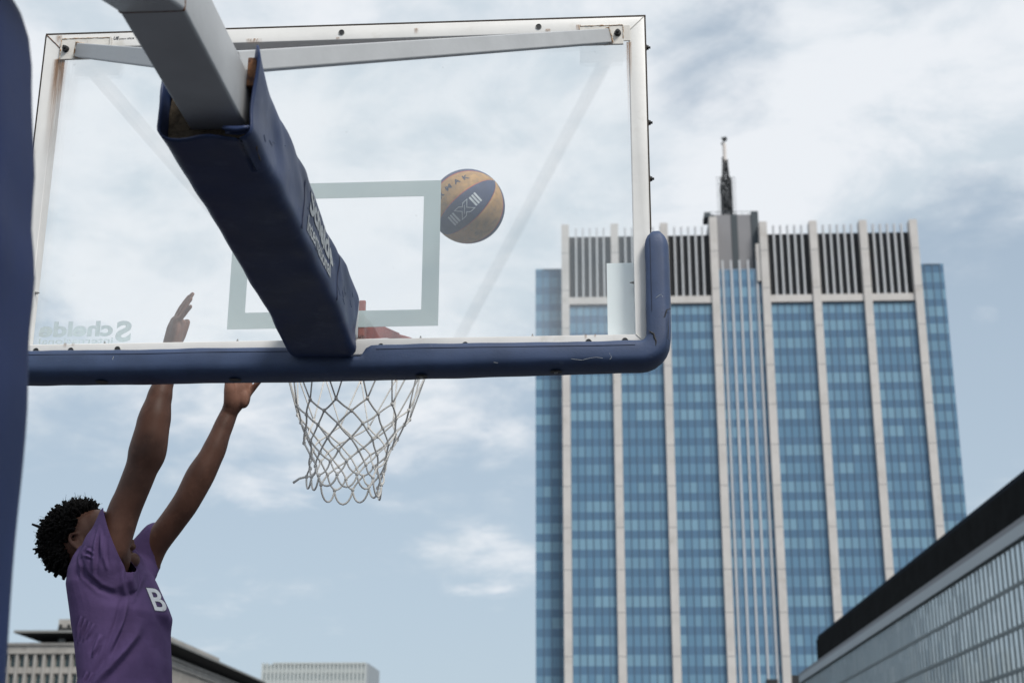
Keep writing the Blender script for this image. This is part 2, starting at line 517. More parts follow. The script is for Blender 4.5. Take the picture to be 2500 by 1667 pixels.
BAY = LT / 7
Z_PIER = 127.2; Z_LOU = zat(567, 296); Z_SILL1 = zat(721, 296); Z_SILL0 = zat(738, 296); Z_WING = zat(660, 297) + 1.9; Z_MID = zat(655, 296)
FLH = 3.88
zrow = zat(764, 296)                     # bottom of the topmost row of windows
V0 = (0 - zrow) / FLH                    # storey count at the ground
def vrow(z): return (z - zrow) / FLH
pw = .82
for i in range(8):
    bm = bmesh.new()
    top = Z_PIER + (1.3 if i == 3 else 0)
    tbox(bm, i * BAY - pw, i * BAY + pw, 0, top, -1.5, 1.1)
    if i == 4:                           # sloped inner shoulder beside the roof plant
        tbox(bm, i * BAY - pw - .9, i * BAY - pw, Z_MID - 3, top - 5, -1.5, .7)
    pr_ = obj('pier', bm, M['stone'], tower)
    for q in range(1, 15):
        bm = bmesh.new(); zj = q * 8.6; tbox(bm, i * BAY - pw + .01, i * BAY + pw - .01, zj, zj + .12, 1.1, 1.104); obj('joint', bm, M['cornice_dark'], pr_)
for i in range(7):
    s0, s1 = i * BAY + pw, (i + 1) * BAY - pw
    mid = i == 3
    ztop = Z_MID if mid else Z_SILL0
    bm = bmesh.new(); n = 6
    quad_uv(bm, T(s0 - .3, 0), sT * (s1 - s0 + .6), eZ * ztop, i * 10 + .0, i * 10 + 6.0, V0 + 200, vrow(ztop) + 200)
    cw = obj('curtain_wall', bm, M['tower_glass'], tower)
    bm = bmesh.new(); xs_ = []
    for k in range(0, 7):
        c = s0 + (s1 - s0) * k / 6; xs_ += [c - .08, c + .08]
    lattice(bm, T(0, 0, .02), sT, eZ, nT * .08, xs_, [0, ztop - .3, ztop - .02], range(0, 13, 2), [1])
    obj('mullion_frame', bm, M['mullion_pale'] if mid else M['mullion'], cw)
    if mid:
        for k in range(5):
            c = s0 + (s1 - s0) * (k + .5) / 5
            bm = bmesh.new(); tbox(bm, c - .2, c + .2, 0, ztop + 2.0, .11, .3)
            obj('fin', bm, M['stone_fin'], tower)
    else:
        bm = bmesh.new(); tbox(bm, s0, s1, Z_SILL0, Z_SILL1, -1.0, .6); obj('sill_band', bm, M['stone'], tower)
        bm = bmesh.new(); tbox(bm, s0, s1, Z_SILL1, Z_LOU, -1.3, -.9); lv = obj('louvre_panel', bm, M['louvre'], tower)
        for k in range(5):
            c = s0 + (s1 - s0) * (k + 1) / 6
            bm = bmesh.new(); tbox(bm, c - .19, c + .19, Z_SILL1 + .01, Z_PIER - .5, -.8, .1)
            obj('fin', bm, M['stone_fin'], tower)
for s0, s1, o in ((-6.6, -pw, 100), (7 * BAY + pw, 7 * BAY + 6.6, 110)):
    bm = bmesh.new(); d = -3.0
    quad_uv(bm, T(s0, 0, d), sT * (s1 - s0), eZ * Z_WING, o, o + 3.5, V0 + 200, vrow(Z_WING) + 200)
    cw = obj('curtain_wall', bm, M['tower_glass'], tower)
    bm = bmesh.new(); xs_ = []
    for k in range(1, 4):
        c = s0 + (s1 - s0) * k / 3.5; xs_ += [c - .08, c + .08]
    lattice(bm, T(0, 0, d + .02), sT, eZ, nT * .08, xs_, [0, Z_WING - .3, Z_WING - .02], range(0, 5, 2), [1])
    obj('mullion_frame', bm, M['mullion'], cw)
    bm = bmesh.new(); tbox(bm, s0 + .05, s1 - .05, 0, Z_WING - .05, -26, d - .1); obj('wing_body', bm, M['plant_dark'], tower)
bm = bmesh.new(); tbox(bm, -pw + .1, 7 * BAY + pw - .1, 0, Z_SILL1, -30, -1.55); obj('tower_body', bm, M['plant_dark'], tower)
bm = bmesh.new(); tbox(bm, 0, 7 * BAY, Z_SILL1 + .02, Z_LOU - 1, -28, -2.0); obj('plant_storey', bm, M['louvre'], tower)
# roof plant over the middle bay, with dark strips
zp = zat(532, 300)
bm = bmesh.new(); tbox(bm, 3 * BAY - .4, 4 * BAY - .9, Z_SILL0, zp, -14, -1.7); pl = obj('roof_plant', bm, M['plant_grey'], tower)
bm = bmesh.new()
for a, b_ in ((.02, .09), (.43, .56), (.83, .99)):
    tbox(bm, 3 * BAY - .4 + a * BAY, 3 * BAY - .4 + b_ * BAY - .1, Z_SILL0, zp + .7 * (a > .5), -1.72, -1.5)
tbox(bm, 3 * BAY - 1.6, 3 * BAY - .2, zp - .5, zp + .6, -6, -1.72)
obj('cladding_strip', bm, M['plant_dark'], pl)
bm = bmesh.new()
for k in range(9):
    tbox(bm, 3 * BAY - 1.5 + k * 1.38, 3 * BAY - 1.44 + k * 1.38, zp, zp + 1.3, -3.0, -2.94)
tbox(bm, 3 * BAY - 1.5, 3 * BAY - 1.5 + 11.1, zp + 1.2, zp + 1.28, -3.0, -2.94)
obj('roof_railing', bm, M['plant_dark'], tower)
# dark recessed zone low on the facade
bm = bmesh.new(); zl = zat(1646, 296)
tbox(bm, 4 * BAY - 4.0, 4 * BAY - pw - .95, 0, zl - .8, .12, .4); tbox(bm, 4 * BAY + pw + .02, 4 * BAY + 5.6, 0, zl, .12, .4)
obj('dark_louvre_panel', bm, M['louvre'], tower)
# roof mast
cx = 1.5 + (1772 - 1298 * 1.0629) / ((2094.5 - 1298) * 1.0629) * LT
zb = zp; z1 = zat(386, 303); z2 = zat(344, 303); z3 = zat(330, 303)
bm = bmesh.new()
r0 = 1.0
legs = [(-1, -1), (1, -1), (1, 1), (-1, 1)]
def mr(z): return (1.5 if z < zb + .72 * (z1 - zb) else .95 - .35 * (z - zb - .72 * (z1 - zb)) / (.28 * (z1 - zb)))
nz = 15
dM = -8.0
for k in range(nz):
    za, zc = zb + (z1 - zb) * k / nz, zb + (z1 - zb) * (k + 1) / nz
    ra, rc = mr(za + .01) * (.55 if k == 0 else 1) * .72, mr(zc - .01) * .72
    for (a, c), (a2, c2) in zip(legs, legs[1:] + legs[:1]):
        tube(bm, [T(cx + a * ra, za, dM + c * ra), T(cx + a * rc, zc, dM + c * rc)], .17, 5)
        tube(bm, [T(cx + a * ra, za, dM + c * ra), T(cx + a2 * rc, zc, dM + c2 * rc)], .09, 4)
        tube(bm, [T(cx + a * rc, zc, dM + c * rc), T(cx + a2 * rc, zc, dM + c2 * rc)], .09, 4)
ms = obj('roof_mast', bm, M['mast_steel'], tower)
bm = bmesh.new()                          # antenna panels and arms crowding the lattice
for k in range(110):
    z = zb + 2.5 + (z1 - zb - 3.0) * random.random(); a = random.random() * 6.28
    rr_ = mr(z) * random.uniform(.2, .85)
    p = T(cx + math.cos(a) * rr_, z, dM + math.sin(a) * rr_)
    hh = random.uniform(.6, 1.9)
    box(bm, p - sT * .18, sT * .36, nT * .2, eZ * hh)
for k in range(16):
    z = zb + 3 + (z1 - zb - 6.5) * k / 16
    tube(bm, [T(cx - 2.2, z, dM), T(cx + 2.2, z, dM)], .06, 4)
obj('antenna_panel', bm, M['mast_steel'], ms)
bm = bmesh.new(); tube(bm, [T(cx, z1 - .5, dM), T(cx, z2, dM)], .42, 8); obj('antenna_tube', bm, M['mast_white'], ms)
bm = bmesh.new()
for k in range(9):
    p = T(cx + random.uniform(-.7, .5), random.uniform(z2 - .3, z3 - .3), dM)
    box(bm, p - sT * .3, sT * .6, nT * .3, eZ * random.uniform(.3, .8))
tube(bm, [T(cx - .1, z2 - .2, dM), T(cx - .1, z3, dM)], .1, 5)
obj('beacon', bm, M['mast_steel'], ms)

# ------------------------------------------------------------------ glazed hall on the right
az = rad(2.42)
hD = V((math.sin(az), math.cos(az), 0)); hN = V((-math.cos(az), math.sin(az), 0))   # hN faces the street
P0 = V((40.0, 150.0, 0))
def hall_pt(px, py): return on_plane(px, py, P0, hN)
def hs(p): return (p - P0).dot(hD)
hall = thing('glazed_hall', 'long grey glass fronted building with a thick black roof band, receding at the right', 'building', P0)
def Hp(s, z, d=0.0): return P0 + hD * s + hN * d + eZ * z
def hbox(bm, s0, s1, z0, z1, d0, d1): box(bm, Hp(s0, z0, d0), hD * (s1 - s0), eZ * (z1 - z0), hN * (d1 - d0))
zc0 = hall_pt(2200, 1507).z; zb0 = hall_pt(2200, 1474).z; zb1 = hall_pt(2200, 1389).z
zl_ = [hall_pt(2200, y).z for y in (1587.5, 1664.7, 1742)]
S1 = hs(hall_pt(1958, 1665)); S1b = hs(hall_pt(1996, 1560)); S0 = -100.0
stz = [zc0 - .12, zl_[0], zl_[1], zl_[2]]
fh = zl_[1] - zl_[2]
while stz[-1] > fh: stz.append(stz[-1] - fh)
stz[-1] = 0.0
PANE = 1.32
for k in range(len(stz) - 1):
    bm = bmesh.new()
    np_ = int((S1 - S0) / PANE)
    za, zc = stz[k + 1], stz[k]
    # storey: lower 62 % tall panes, upper 38 % short panes
    zm = za + .64 * (zc - za)
    quad_uv(bm, Hp(S1, za), -hD * (S1 - S0), eZ * (zm - za), 0, (S1 - S0) / PANE, 2 * k + .02, 2 * k + .6)
    quad_uv(bm, Hp(S1, zm), -hD * (S1 - S0), eZ * (zc - zm), 0, (S1 - S0) / PANE, 2 * k + 41.02, 2 * k + 41.6)
    st = obj('glazed_storey', bm, M['strip_glass'], hall)
    bm = bmesh.new(); xs_ = []
    for q in range(np_ + 1): xs_ += [q * PANE - .12, q * PANE + .12]
    lattice(bm, Hp(S1, 0, .012), -hD, eZ, hN * .045, xs_, [za + .01, za + .28, zc - .03, zc - .01], range(0, len(xs_) - 1, 2), [0, 2])
    obj('glazing_bars', bm, M['fin_dark'], st)
bm = bmesh.new(); hbox(bm, S0, S1 + .4, zc0 - .02, zc0 + .42 * (zb0 - zc0) + .35, -2, .34); cn = obj('cornice', bm, M['cornice'], hall)
bm = bmesh.new(); hbox(bm, S0, S1 + .3, zc0 + .42 * (zb0 - zc0) + .36, zb0 + .1, -2, .24); obj('cornice_strip', bm, M['cornice_dark'], cn)
bm = bmesh.new(); hbox(bm, S0, S1b, zb0 + .1, zb1 - .5, -20, .2)
rb = obj('roof_band', bm, M['band_black'], hall)
bm = bmesh.new(); hbox(bm, S0, S1b - .1, zb1 - .49, zb1, -20, .05)
obj('roof_edge', bm, mat('dark_blue_roof_edge', (.020, .025, .034), .95, spec=.04), rb)
bm = bmesh.new(); hbox(bm, S0, S1 - .1, 0, zc0 - .1, -24, -.3); obj('hall_body', bm, M['fin_dark'], hall)

# ------------------------------------------------------------------ stone office block at lower left
az2 = rad(3.5)
bD = V((math.sin(az2), math.cos(az2), 0)); bS = V((bD.y, -bD.x, 0))      # bS points right along the front
Q0 = at(330, 1589, 280); Q0.z = 0
blk = thing('stone_office_block', 'weathered stone office block with green windows and an overhanging dark flat roof', 'building', Q0)
def K(s, z, d=0.0): return Q0 + bS * s + bD * d + eZ * z       # s<=0 along the front, d back from it
def kbox(bm, s0, s1, z0, z1, d0, d1): box(bm, K(s0, z0, d0), bS * (s1 - s0), bD * (d1 - d0), eZ * (z1 - z0))
def kz(py): return at(100, py, 279).z
ppx = lambda px: (at(px, 1600, 280) - V((Q0.x, Q0.y, at(px, 1600, 280).z))).dot(bS)
SL = ppx(-75); DB = 95.0
zt, zw1, zw0, zr1 = kz(1565), kz(1592), kz(1627), kz(1640)
sto = zw1 - zr1
bayw = (ppx(171.5) - ppx(35.5)) / 6
bm = bmesh.new()
kbox(bm, SL, 0, 0, zw1 - .02, 1.0, DB); wl = obj('wall_core', bm, M['beige'], blk)
bm = bmesh.new()
kbox(bm, SL - .2, .35, zw1, zt - 1.6, -.3, DB + .3); kbox(bm, SL, .15, zt - 1.59, zt - .5, -.05, DB); kbox(bm, SL - .1, .4, zt - .49, zt, -.35, DB + .35)
obj('parapet', bm, M['beige'], blk)
x0 = ppx(35.5)
nb = int((0 - SL) / bayw)
xs = [x0 + bayw * k for k in range(-4, 14) if x0 + bayw * k < -.6 and x0 + bayw * k > SL + .6]
for x in xs + [-.35]:
    bm = bmesh.new(); kbox(bm, x - .155 * bayw, x + .155 * bayw, 0, zw1 - .01, -.15, .98); obj('pilaster', bm, M['beige'], blk)
for r_ in range(5):
    zt_ = zw1 - r_ * sto
    bm = bmesh.new(); kbox(bm, SL, -.02, zt_ - sto + .01, zt_ - (zw1 - zw0), .1, .97); obj('spandrel', bm, M['beige'], blk)
    if r_ < 4:
        for x in xs:
            zs = zt_ - (zw1 - zw0)
            hw_ = .155 * bayw
            bm = bmesh.new(); kbox(bm, x + hw_ + .05, x + bayw - hw_ - .05, zs + .2, zt_ - .2, .62, .7)
            wd = obj('window', bm, M['pane'], blk)
            bm = bmesh.new(); lattice(bm, K(x, zs, .5), bS, eZ, bD * .2, [hw_ + .01, hw_ + .12, bayw - hw_ - .12, bayw - hw_ - .01], [.02, .24, zt_ - zs - .24, zt_ - zs - .03], [0, 2], [0, 2])
            obj('window_frame', bm, M['beige'], wd)
# receding right side: close-set ribs under the parapet
for k in range(70):
    d = 1.5 + k * 1.33
    bm = bmesh.new(); kbox(bm, .02, .30, zw1 - 22, zw1 - .4, d, d + .62); obj('side_rib', bm, M['beige'], blk)
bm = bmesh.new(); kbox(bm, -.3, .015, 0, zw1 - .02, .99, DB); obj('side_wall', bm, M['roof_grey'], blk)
# set back top storey and its overhanging tapered roof
zr = kz(1537)
sA = ppx(88)
bm = bmesh.new(); kbox(bm, sA, -2.5, zt - .3, zr - .9, 6.0, DB - 5); ts = obj('top_storey', bm, M['pane'], blk)
bm = bmesh.new()
for k in range(14):
    s = sA + (-2.5 - sA) * k / 13
    kbox(bm, s - .25, s + .25, zt - .3, zr - 1.2, 5.2, 5.98)
for k in range(5): kbox(bm, sA + 3 + k * 3.9, sA + 4.2 + k * 3.9, zt + .2, zt + 1.3, 1.5, 2.5)
obj('column', bm, M['roof_grey'], ts)
bm = bmesh.new()
t0 = [K(ppx(29), zr - .45, -1.8), K(2.6, zr - .45, -1.8), K(2.6, zr - .45, DB + 5), K(ppx(29), zr - .45, DB + 5)]
b0 = [K(sA, zr - 2.0, 5.0), K(-1.6, zr - 2.0, 5.0), K(-1.6, zr - 2.0, DB - 4), K(sA, zr - 2.0, DB - 4)]
tv = [bm.verts.new(p) for p in t0]; bv = [bm.verts.new(p) for p in b0]
skin(bm, [bv, tv])
rf = obj('roof_slab', bm, M['roof_dark'], blk)
bm = bmesh.new(); box(bm, K(ppx(29), zr - .44, -1.8), bS * (2.6 - ppx(29)), bD * (DB + 6.8), eZ * .44); obj('roof_edge', bm, M['roof_grey'], rf)
bm = bmesh.new(); zq = kz(1506)
kbox(bm, ppx(121), -4.0, zr + .01, zq + .2, 2.0, 14); kbox(bm, -9, .6, zr + .02, zr + 1.5, 14.1, 60)
ph = obj('roof_housing', bm, M['beige'], rf)
bm = bmesh.new(); kbox(bm, ppx(121) + .1, -4.2, zr + .05, zr + .9, 1.6, 1.99)
for k in range(6): kbox(bm, ppx(121) + .3 + k * 1.6, ppx(121) + .9 + k * 1.6, zr + .3, zr + 1.5, 1.5, 1.59)
obj('vent_strip', bm, M['roof_dark'], ph)

# ------------------------------------------------------------------ pale ribbed block far off
R0 = at(892, 1622, 520); R0.z = 0
far = thing('ribbed_office_block', 'small pale ribbed office block far off beneath the net', 'building', R0)
def FP(s, z, d=0.0): return R0 + bS * s + bD * d + eZ * z
def fbox(bm, s0, s1, z0, z1, d0, d1): box(bm, FP(s0, z0, d0), bS * (s1 - s0), bD * (d1 - d0), eZ * (z1 - z0))
zf = at(750, 1615, 520).z; zfe = zf - 1.8
wf = (at(892, 1620, 520) - at(639, 1620, 520)).length
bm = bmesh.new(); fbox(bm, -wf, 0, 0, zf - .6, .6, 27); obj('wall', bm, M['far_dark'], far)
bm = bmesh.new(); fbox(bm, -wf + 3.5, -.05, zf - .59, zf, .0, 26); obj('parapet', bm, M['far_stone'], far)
nf = 26
for k in range(nf + 1):
    s = -wf + wf * k / nf
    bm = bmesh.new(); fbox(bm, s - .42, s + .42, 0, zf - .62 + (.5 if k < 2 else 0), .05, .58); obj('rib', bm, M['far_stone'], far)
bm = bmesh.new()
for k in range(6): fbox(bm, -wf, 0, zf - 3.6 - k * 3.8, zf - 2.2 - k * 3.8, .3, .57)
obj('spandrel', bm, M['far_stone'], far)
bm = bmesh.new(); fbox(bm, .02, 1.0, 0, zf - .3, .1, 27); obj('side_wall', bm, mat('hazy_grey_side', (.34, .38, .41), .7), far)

# ------------------------------------------------------------------ basketball hoop (one thing: everything bolted together)
HB = 1.032
hoop = thing('basketball_hoop', 'portable basketball hoop with glass backboard, blue padded arm and white rope net', 'basketball hoop', V((B(0, 0, 2.35).x, B(0, 0, 2.35).y, 0.016)))


def loop_bm(bm, prof_fn, closed=True):
    rings = prof_fn(); return skin(bm, rings, False, closed)


# --- steel frame of the board: mitred square tube with rounded edges
def frame_mesh():
    bm = bmesh.new()
    t = .047; bv = .0035; d0, d1 = -.045, 0.0
    # profile (inset from the outer edge, w)
    pr = [(bv, d1), (t - bv, d1), (t - bv * .3, d1 - bv * .3), (t, d1 - bv), (t, d0), (0, d0), (0, d1 - bv), (bv * .3, d1 - bv * .3)]
    rings = []
    for su, sv in ((-1, 0), (1, 0), (1, 1), (-1, 1)):
        ring = []
        for i, w in pr:
            u = su * (.9 - i); v = (i if sv == 0 else HB - i)
            ring.append(bm.verts.new(B(u, v, w)))
        rings.append(ring)
    skin(bm, rings, False, True)
    bmesh.ops.recalc_face_normals(bm, faces=bm.faces)
    return bm


frm = autosmooth(obj('backboard_frame', frame_mesh(), M['white'], hoop), 50)
bm = bmesh.new()
bbox(bm, -.903, .9045, HB + .0005, HB + .0055, -.05, -.002)
obj('edge_trim', bm, M['trim'], frm)
for s in (-1, 1):
    bm = bmesh.new()
    bbox(bm, s * .9005 if s > 0 else -.9045, .9045 if s > 0 else -.9005, .36, HB, -.05, -.003)
    obj('edge_trim', bm, M['trim'], frm)
# welded mitre seams
for su, sv in ((-1, 1), (1, 1), (1, 0), (-1, 0)):
    bm = bmesh.new()
    a = B(su * .898, HB - .002 if sv else .002, .0005); b_ = B(su * .854, HB - .046 if sv else .046, .0005)
    pts = [a.lerp(b_, k / 8) + V((random.uniform(-1, 1), 0, random.uniform(-1, 1))) * .0006 for k in range(9)]
    tube(bm, pts, .0016, 6)
    obj('weld_seam', bm, M['rusty'] if sv and su < 0 else M['plate'], frm)
# grommet holes in the rear face
def grommet(px, py):
    u, v = onb(px, py, 0.0)
    bm = bmesh.new()
    ring = [B(u + .0068 * math.cos(a), v + .0068 * math.sin(a), .0012) for a in (2 * math.pi * k / 20 for k in range(20))]
    c = [bm.verts.new(B(u + .0076 * math.cos(a), v + .0076 * math.sin(a), .0008)) for a in (2 * math.pi * k / 18 for k in range(18))]
    d = [bm.verts.new(B(u + .0095 * math.cos(a), v + .0095 * math.sin(a), .0008)) for a in (2 * math.pi * k / 18 for k in range(18))]
    e = [bm.verts.new(B(u + .0085 * math.cos(a), v + .0085 * math.sin(a), .0028)) for a in (2 * math.pi * k / 18 for k in range(18))]
    skin(bm, [c, e, d], False)
    g = obj('grommet', bm, M['zinc'], frm, smooth=True)
    bm = bmesh.new(); f = bm.faces.new([bm.verts.new(B(u + .0074 * math.cos(a), v + .0074 * math.sin(a), .001)) for a in (2 * math.pi * k / 18 for k in range(18))])
    obj('bolt_hole', bm, M['black'], frm)
for q in ((834, 80), (1315, 66), (88, 857), (173, 856), (287, 853), (1136, 842), (1437, 835), (1526, 832), (930, 846)): grommet(*q)


def bolt(c, ax, r, l, parent, m='black'):
    bm = bmesh.new()
    x = ax.orthogonal().normalized(); y = ax.cross(x)
    def rg(rr, h, n): return [bm.verts.new(c + ax * h + (x * math.cos(a) + y * math.sin(a)) * rr) for a in (2 * math.pi * k / n for k in range(n))]
    skin(bm, [rg(r, 0, 12), rg(r, l * .15, 12), rg(r * .78, l * .16, 12), rg(r * .78, l * .55, 12), rg(r * .42, l * .56, 12), rg(r * .42, l * .97, 12), rg(r * .3, l, 12)])
    return obj('bolt', bm, M[m], parent)
for px, py in ((1577, 117), (1588, 437), (1584, 300)):
    u, v = onb(px, py, -.02); bolt(B(.9046, v, -.02), eU, .009, .012, frm)
for px, py in ((580, 830), (1027, 824), (256, 836), (1300, 819)):
    u, v = onb(px, py, -.02); bolt(B(u, .0475, -.02), eZ, .0045, .011, frm, 'zinc')
for px, py in ((1541, 690), (94, 715)):
    u, v = onb(px, py, -.02); s = 1 if u > 0 else -1; bolt(B(s * .8525, v, -.02), -eU * s, .0045, .012, frm, 'zinc')

# --- glass pane
bm = bmesh.new(); bbox(bm, -.899, .899, .001, HB - .001, -.0575, -.0458)
pane = obj('backboard_glass', bm, M['glass'], hoop)
# painted target rectangle on the front of the glass, one closed outline
def rect_ring(bm, u0, u1, v0, v1, t, w0, w1):
    rings = []
    for su, sv in ((0, 0), (1, 0), (1, 1), (0, 1)):
        uo = (u0, u1)[su]; vo = (v0, v1)[sv]; ui = (u0 + t, u1 - t)[su]; vi = (v0 + t, v1 - t)[sv]
        rings.append([bm.verts.new(B(uo, vo, w0)), bm.verts.new(B(ui, vi, w0)), bm.verts.new(B(ui, vi, w1)), bm.verts.new(B(uo, vo, w1))])
    skin(bm, rings, False, True); bmesh.ops.recalc_face_normals(bm, faces=bm.faces)
bm = bmesh.new(); rect_ring(bm, -.300, .302, .101, .547, .049, -.0580, -.0590)
obj('target_rectangle', bm, M['line'], pane)
u0, v1 = onb(1481, 643, -.0585); u1, v0 = onb(1541, 813, -.0585)
bm = bmesh.new(); bbox(bm, u0, .853, .044, v1, -.0592, -.0581); obj('sticker', bm, M['sticker'], pane)
# maker's lettering, seen from behind and so reversed
uL, vT = onb(98, 785, -.058); uR, vB = onb(318, 836, -.058)
bm = fit_text(text_bm('chelde', .1, .004), w=(uR - uL) * .80, h=.047)
warp(bm, lambda p: B(uL + (uR - uL) * .80 - p.x, vT - .048 + p.y, -.0583)); obj('board_lettering', bm, M['frost'], pane)
bm = fit_text(text_bm('S', .1, .004), w=(uR - uL) * .17, h=.064)
warp(bm, lambda p: B(uR - p.x, vT - .066 + p.y, -.0583)); obj('board_lettering', bm, M['frost'], pane)
bm = fit_text(text_bm('international', .1, .001), w=(uR - uL) * .80, h=.018)
warp(bm, lambda p: B(uL + (uR - uL) * .81 - p.x, vT - .069 + p.y, -.0583)); obj('board_lettering', bm, M['frost'], pane)
# patent line on the top bar
uP, vP = onb(277, 98, 0.0)
bm = fit_text(text_bm('US', .1, .004, shear=.2), w=.0165, h=.0105); warp(bm, lambda p: B(uP + p.x, vP + p.y, .0008)); obj('patent_lettering', bm, M['ink'], frm)
bm = fit_text(text_bm('patent 60538', .1, .001, shear=.2), w=.046, h=.0075); warp(bm, lambda p: B(uP + .0175 + p.x, vP - .0015 + p.y, .0008)); obj('patent_lettering', bm, M['ink'], frm)

# --- corner plates and braces
ZA = .185
def bead(parent, pts, r=.0016):
    P = []
    for a, b in zip(pts[:-1], pts[1:]):
        n = max(2, int((b - a).length / .006))
        for k in range(n): P.append(a.lerp(b, k / n) + V((random.uniform(-1, 1), 0, random.uniform(-1, 1))) * .0007)
    P.append(pts[-1]); tube(bm_ := bmesh.new(), P, [r * random.uniform(.6, 1.3) for _ in P], 6); obj('weld_seam', bm_, M['weld'], parent)
for s in (-1, 1):
    bm = bmesh.new()
    c = ((1415, 108), (1521, 62)) if s > 0 else ((146, 144), (270, 97))
    (u0, v0), (u1, v1) = onb(*c[0], .006), onb(*c[1], .006)
    if s > 0: v1 = onb(1470, 64, .006)[1]; v0 = onb(1470, 110, .006)[1]
    else: v1 = onb(205, 95, .006)[1]; v0 = onb(160, 146, .006)[1]
    if s > 0: bbox(bm, u0, u1, v0, v1, .0008, .008, .0015)
    else: bbox(bm, u0, u1, v0, v1, .0008, .008, .0015)
    pl = obj('corner_plate', bm, M['plate'], frm)
    e = .0085
    bead(pl, [B(u0, v0, e), B(u0, v1, e), B(u1, v1, e), B(u1, v0 + (v1 - v0) * .3, e)])
    bm = bmesh.new()
    if s > 0: bbox(bm, u1 + .0005, u1 + .020, v0 + .012, v1 + .001, .0008, .005, .001)
    else: bbox(bm, u1 + .0005, u1 + .004, v0 + .02, v1 + .001, .0008, .014, .001)
    obj('plate_tab', bm, M['plate'], pl)
    bu, bv_ = onb(1508, 82, .008) if s > 0 else onb(161, 121, .008)
    bolt(B(bu, bv_, .008), -eN, .0105, .02, pl)
    bu, bv_ = onb(1483, 89, .012) if s > 0 else onb(194, 124, .012)
    # brace: square tube from the plate back to the arm
    a = B(bu, bv_, .012); b_ = B(.028 + s * .03, ZA, 1.30)
    d = (b_ - a).normalized(); x = d.cross(eZ).normalized(); y = x.cross(d)
    h_, w_ = .021, .0125
    bm = bmesh.new()
    box(bm, a - x * w_ - y * h_, d * ((b_ - a).length), x * 2 * w_, y * 2 * h_, .003)
    obj('brace', bm, M['grey_steel'], hoop)
    bm = bmesh.new()
    ring = []
    for k in range(25):
        q = k / 24; sq = [(-1, -1), (1, -1), (1, 1), (-1, 1), (-1, -1)]
        i = min(int(q * 4), 3); f = q * 4 - i
        ux = sq[i][0] * (1 - f) + sq[i + 1][0] * f; uy = sq[i][1] * (1 - f) + sq[i + 1][1] * f
        ring.append(a + x * ux * (w_ + .001) + y * uy * (h_ + .001) + d * (.002 + random.uniform(0, .003)))
    tube(bm, ring, .0030, 6)
    obj('weld_seam', bm, M['weld'], pl)

def mat_run():
    m = bpy.data.materials.new('rust_run'); m.use_nodes = True
    t = NT(m.node_tree); b = t.n['Principled BSDF']; b.inputs['Base Color'].default_value = (.30, .15, .06, 1); b.inputs['Roughness'].default_value = .8
    uv = t.new('ShaderNodeUVMap').outputs[0]; sp = t.new('ShaderNodeSeparateXYZ'); t.l.new(uv, sp.inputs[0])
    cb = t.new('ShaderNodeCombineXYZ'); t.l.new(t.math('MULTIPLY', sp.outputs[0], 9.0), cb.inputs[0]); t.l.new(t.math('MULTIPLY', sp.outputs[1], 1.6), cb.inputs[1])
    tc = t.new('ShaderNodeObjectInfo').outputs['Random']; t.l.new(t.math('MULTIPLY', tc, 20.0), cb.inputs[2])
    n = t.noise(cb.outputs[0], 1.0, 6, .6)
    edge = t.math('MULTIPLY', t.math('MULTIPLY', sp.outputs[0], t.math('SUBTRACT', 1.0, sp.outputs[0])), 4.0)
    a = t.math('MULTIPLY', t.math('MULTIPLY', t.rng(n, .30, .60), t.math('POWER', sp.outputs[1], 1.3)), edge, clamp=True)
    t.l.new(t.math('MULTIPLY', a, .85), b.inputs['Alpha'])
    return m
M['run'] = mat_run()
for px0, py0, px1, py1 in ((1527, 104, 1545, 215), (1529, 104, 1539, 320), (134, 144, 146, 250), (128, 146, 140, 400), (150, 128, 160, 146), (1420, 92, 1432, 112), (600, 96, 640, 110), (136, 88, 152, 110), (1405, 62, 1420, 82), (155, 838, 163, 850), (175, 838, 183, 846), (1426, 816, 1434, 830), (1450, 816, 1456, 826), (820, 92, 830, 100), (1010, 70, 1022, 86), (1330, 72, 1345, 84)):
    ua, va = onb(px0, py0, 0); ub, vb_ = onb(px1, py1, 0); vb_ = min(vb_, va - .01)
    bm = bmesh.new(); quad_uv(bm, B(min(ua, ub), vb_, .0016), eU * abs(ub - ua), eZ * (va - vb_), 0, 1, 0, 1); obj('rust_run', bm, M['run'], frm)

# --- arm: square tube, mitred, then sloping down to the mast
ux0, ux1, uv0, uv1 = -.026, .086, .045, .158
wb = 1.725
sl_ = rad(19.3)
Lb = .74
def arm_ring(bm, w, dv, skew=0.0):
    r = .007; out = []
    c = [(ux0, uv0, 180), (ux1, uv0, 270), (ux1, uv1, 0), (ux0, uv1, 90)]
    for (u, v, a0) in c:
        for k in range(4):
            a = rad(a0 + 90 * k / 3)
            uu = u + (r if u == ux0 else -r) + r * math.cos(a); vv = v + (r if v == uv0 else -r) + r * math.sin(a)
            ww = w + skew * (vv - uv0)
            out.append(bm.verts.new(B(uu + .0, vv - dv, ww)))
    return out
bm = bmesh.new()
tb = math.tan(sl_ / 2)
skin(bm, [arm_ring(bm, .0, 0), arm_ring(bm, .6, 0), arm_ring(bm, 1.2, 0), arm_ring(bm, wb, 0, tb)])
arm = autosmooth(obj('support_arm', bm, M['grey_steel'], hoop), 40)
bm = bmesh.new()
def lower_ring(bm, dist):
    ring = arm_ring(bm, wb, 0, tb)
    dv = V(B(0, 0, 1)) - V(B(0, 0, 0)); d = (dv.normalized() * math.cos(sl_) - eZ * math.sin(sl_))
    for v in ring: v.co += d * dist
    return ring
skin(bm, [lower_ring(bm, .0006), lower_ring(bm, Lb * .5), lower_ring(bm, Lb)])
autosmooth(obj('boom', bm, M['grey_steel'], hoop), 40)
bm = bmesh.new()
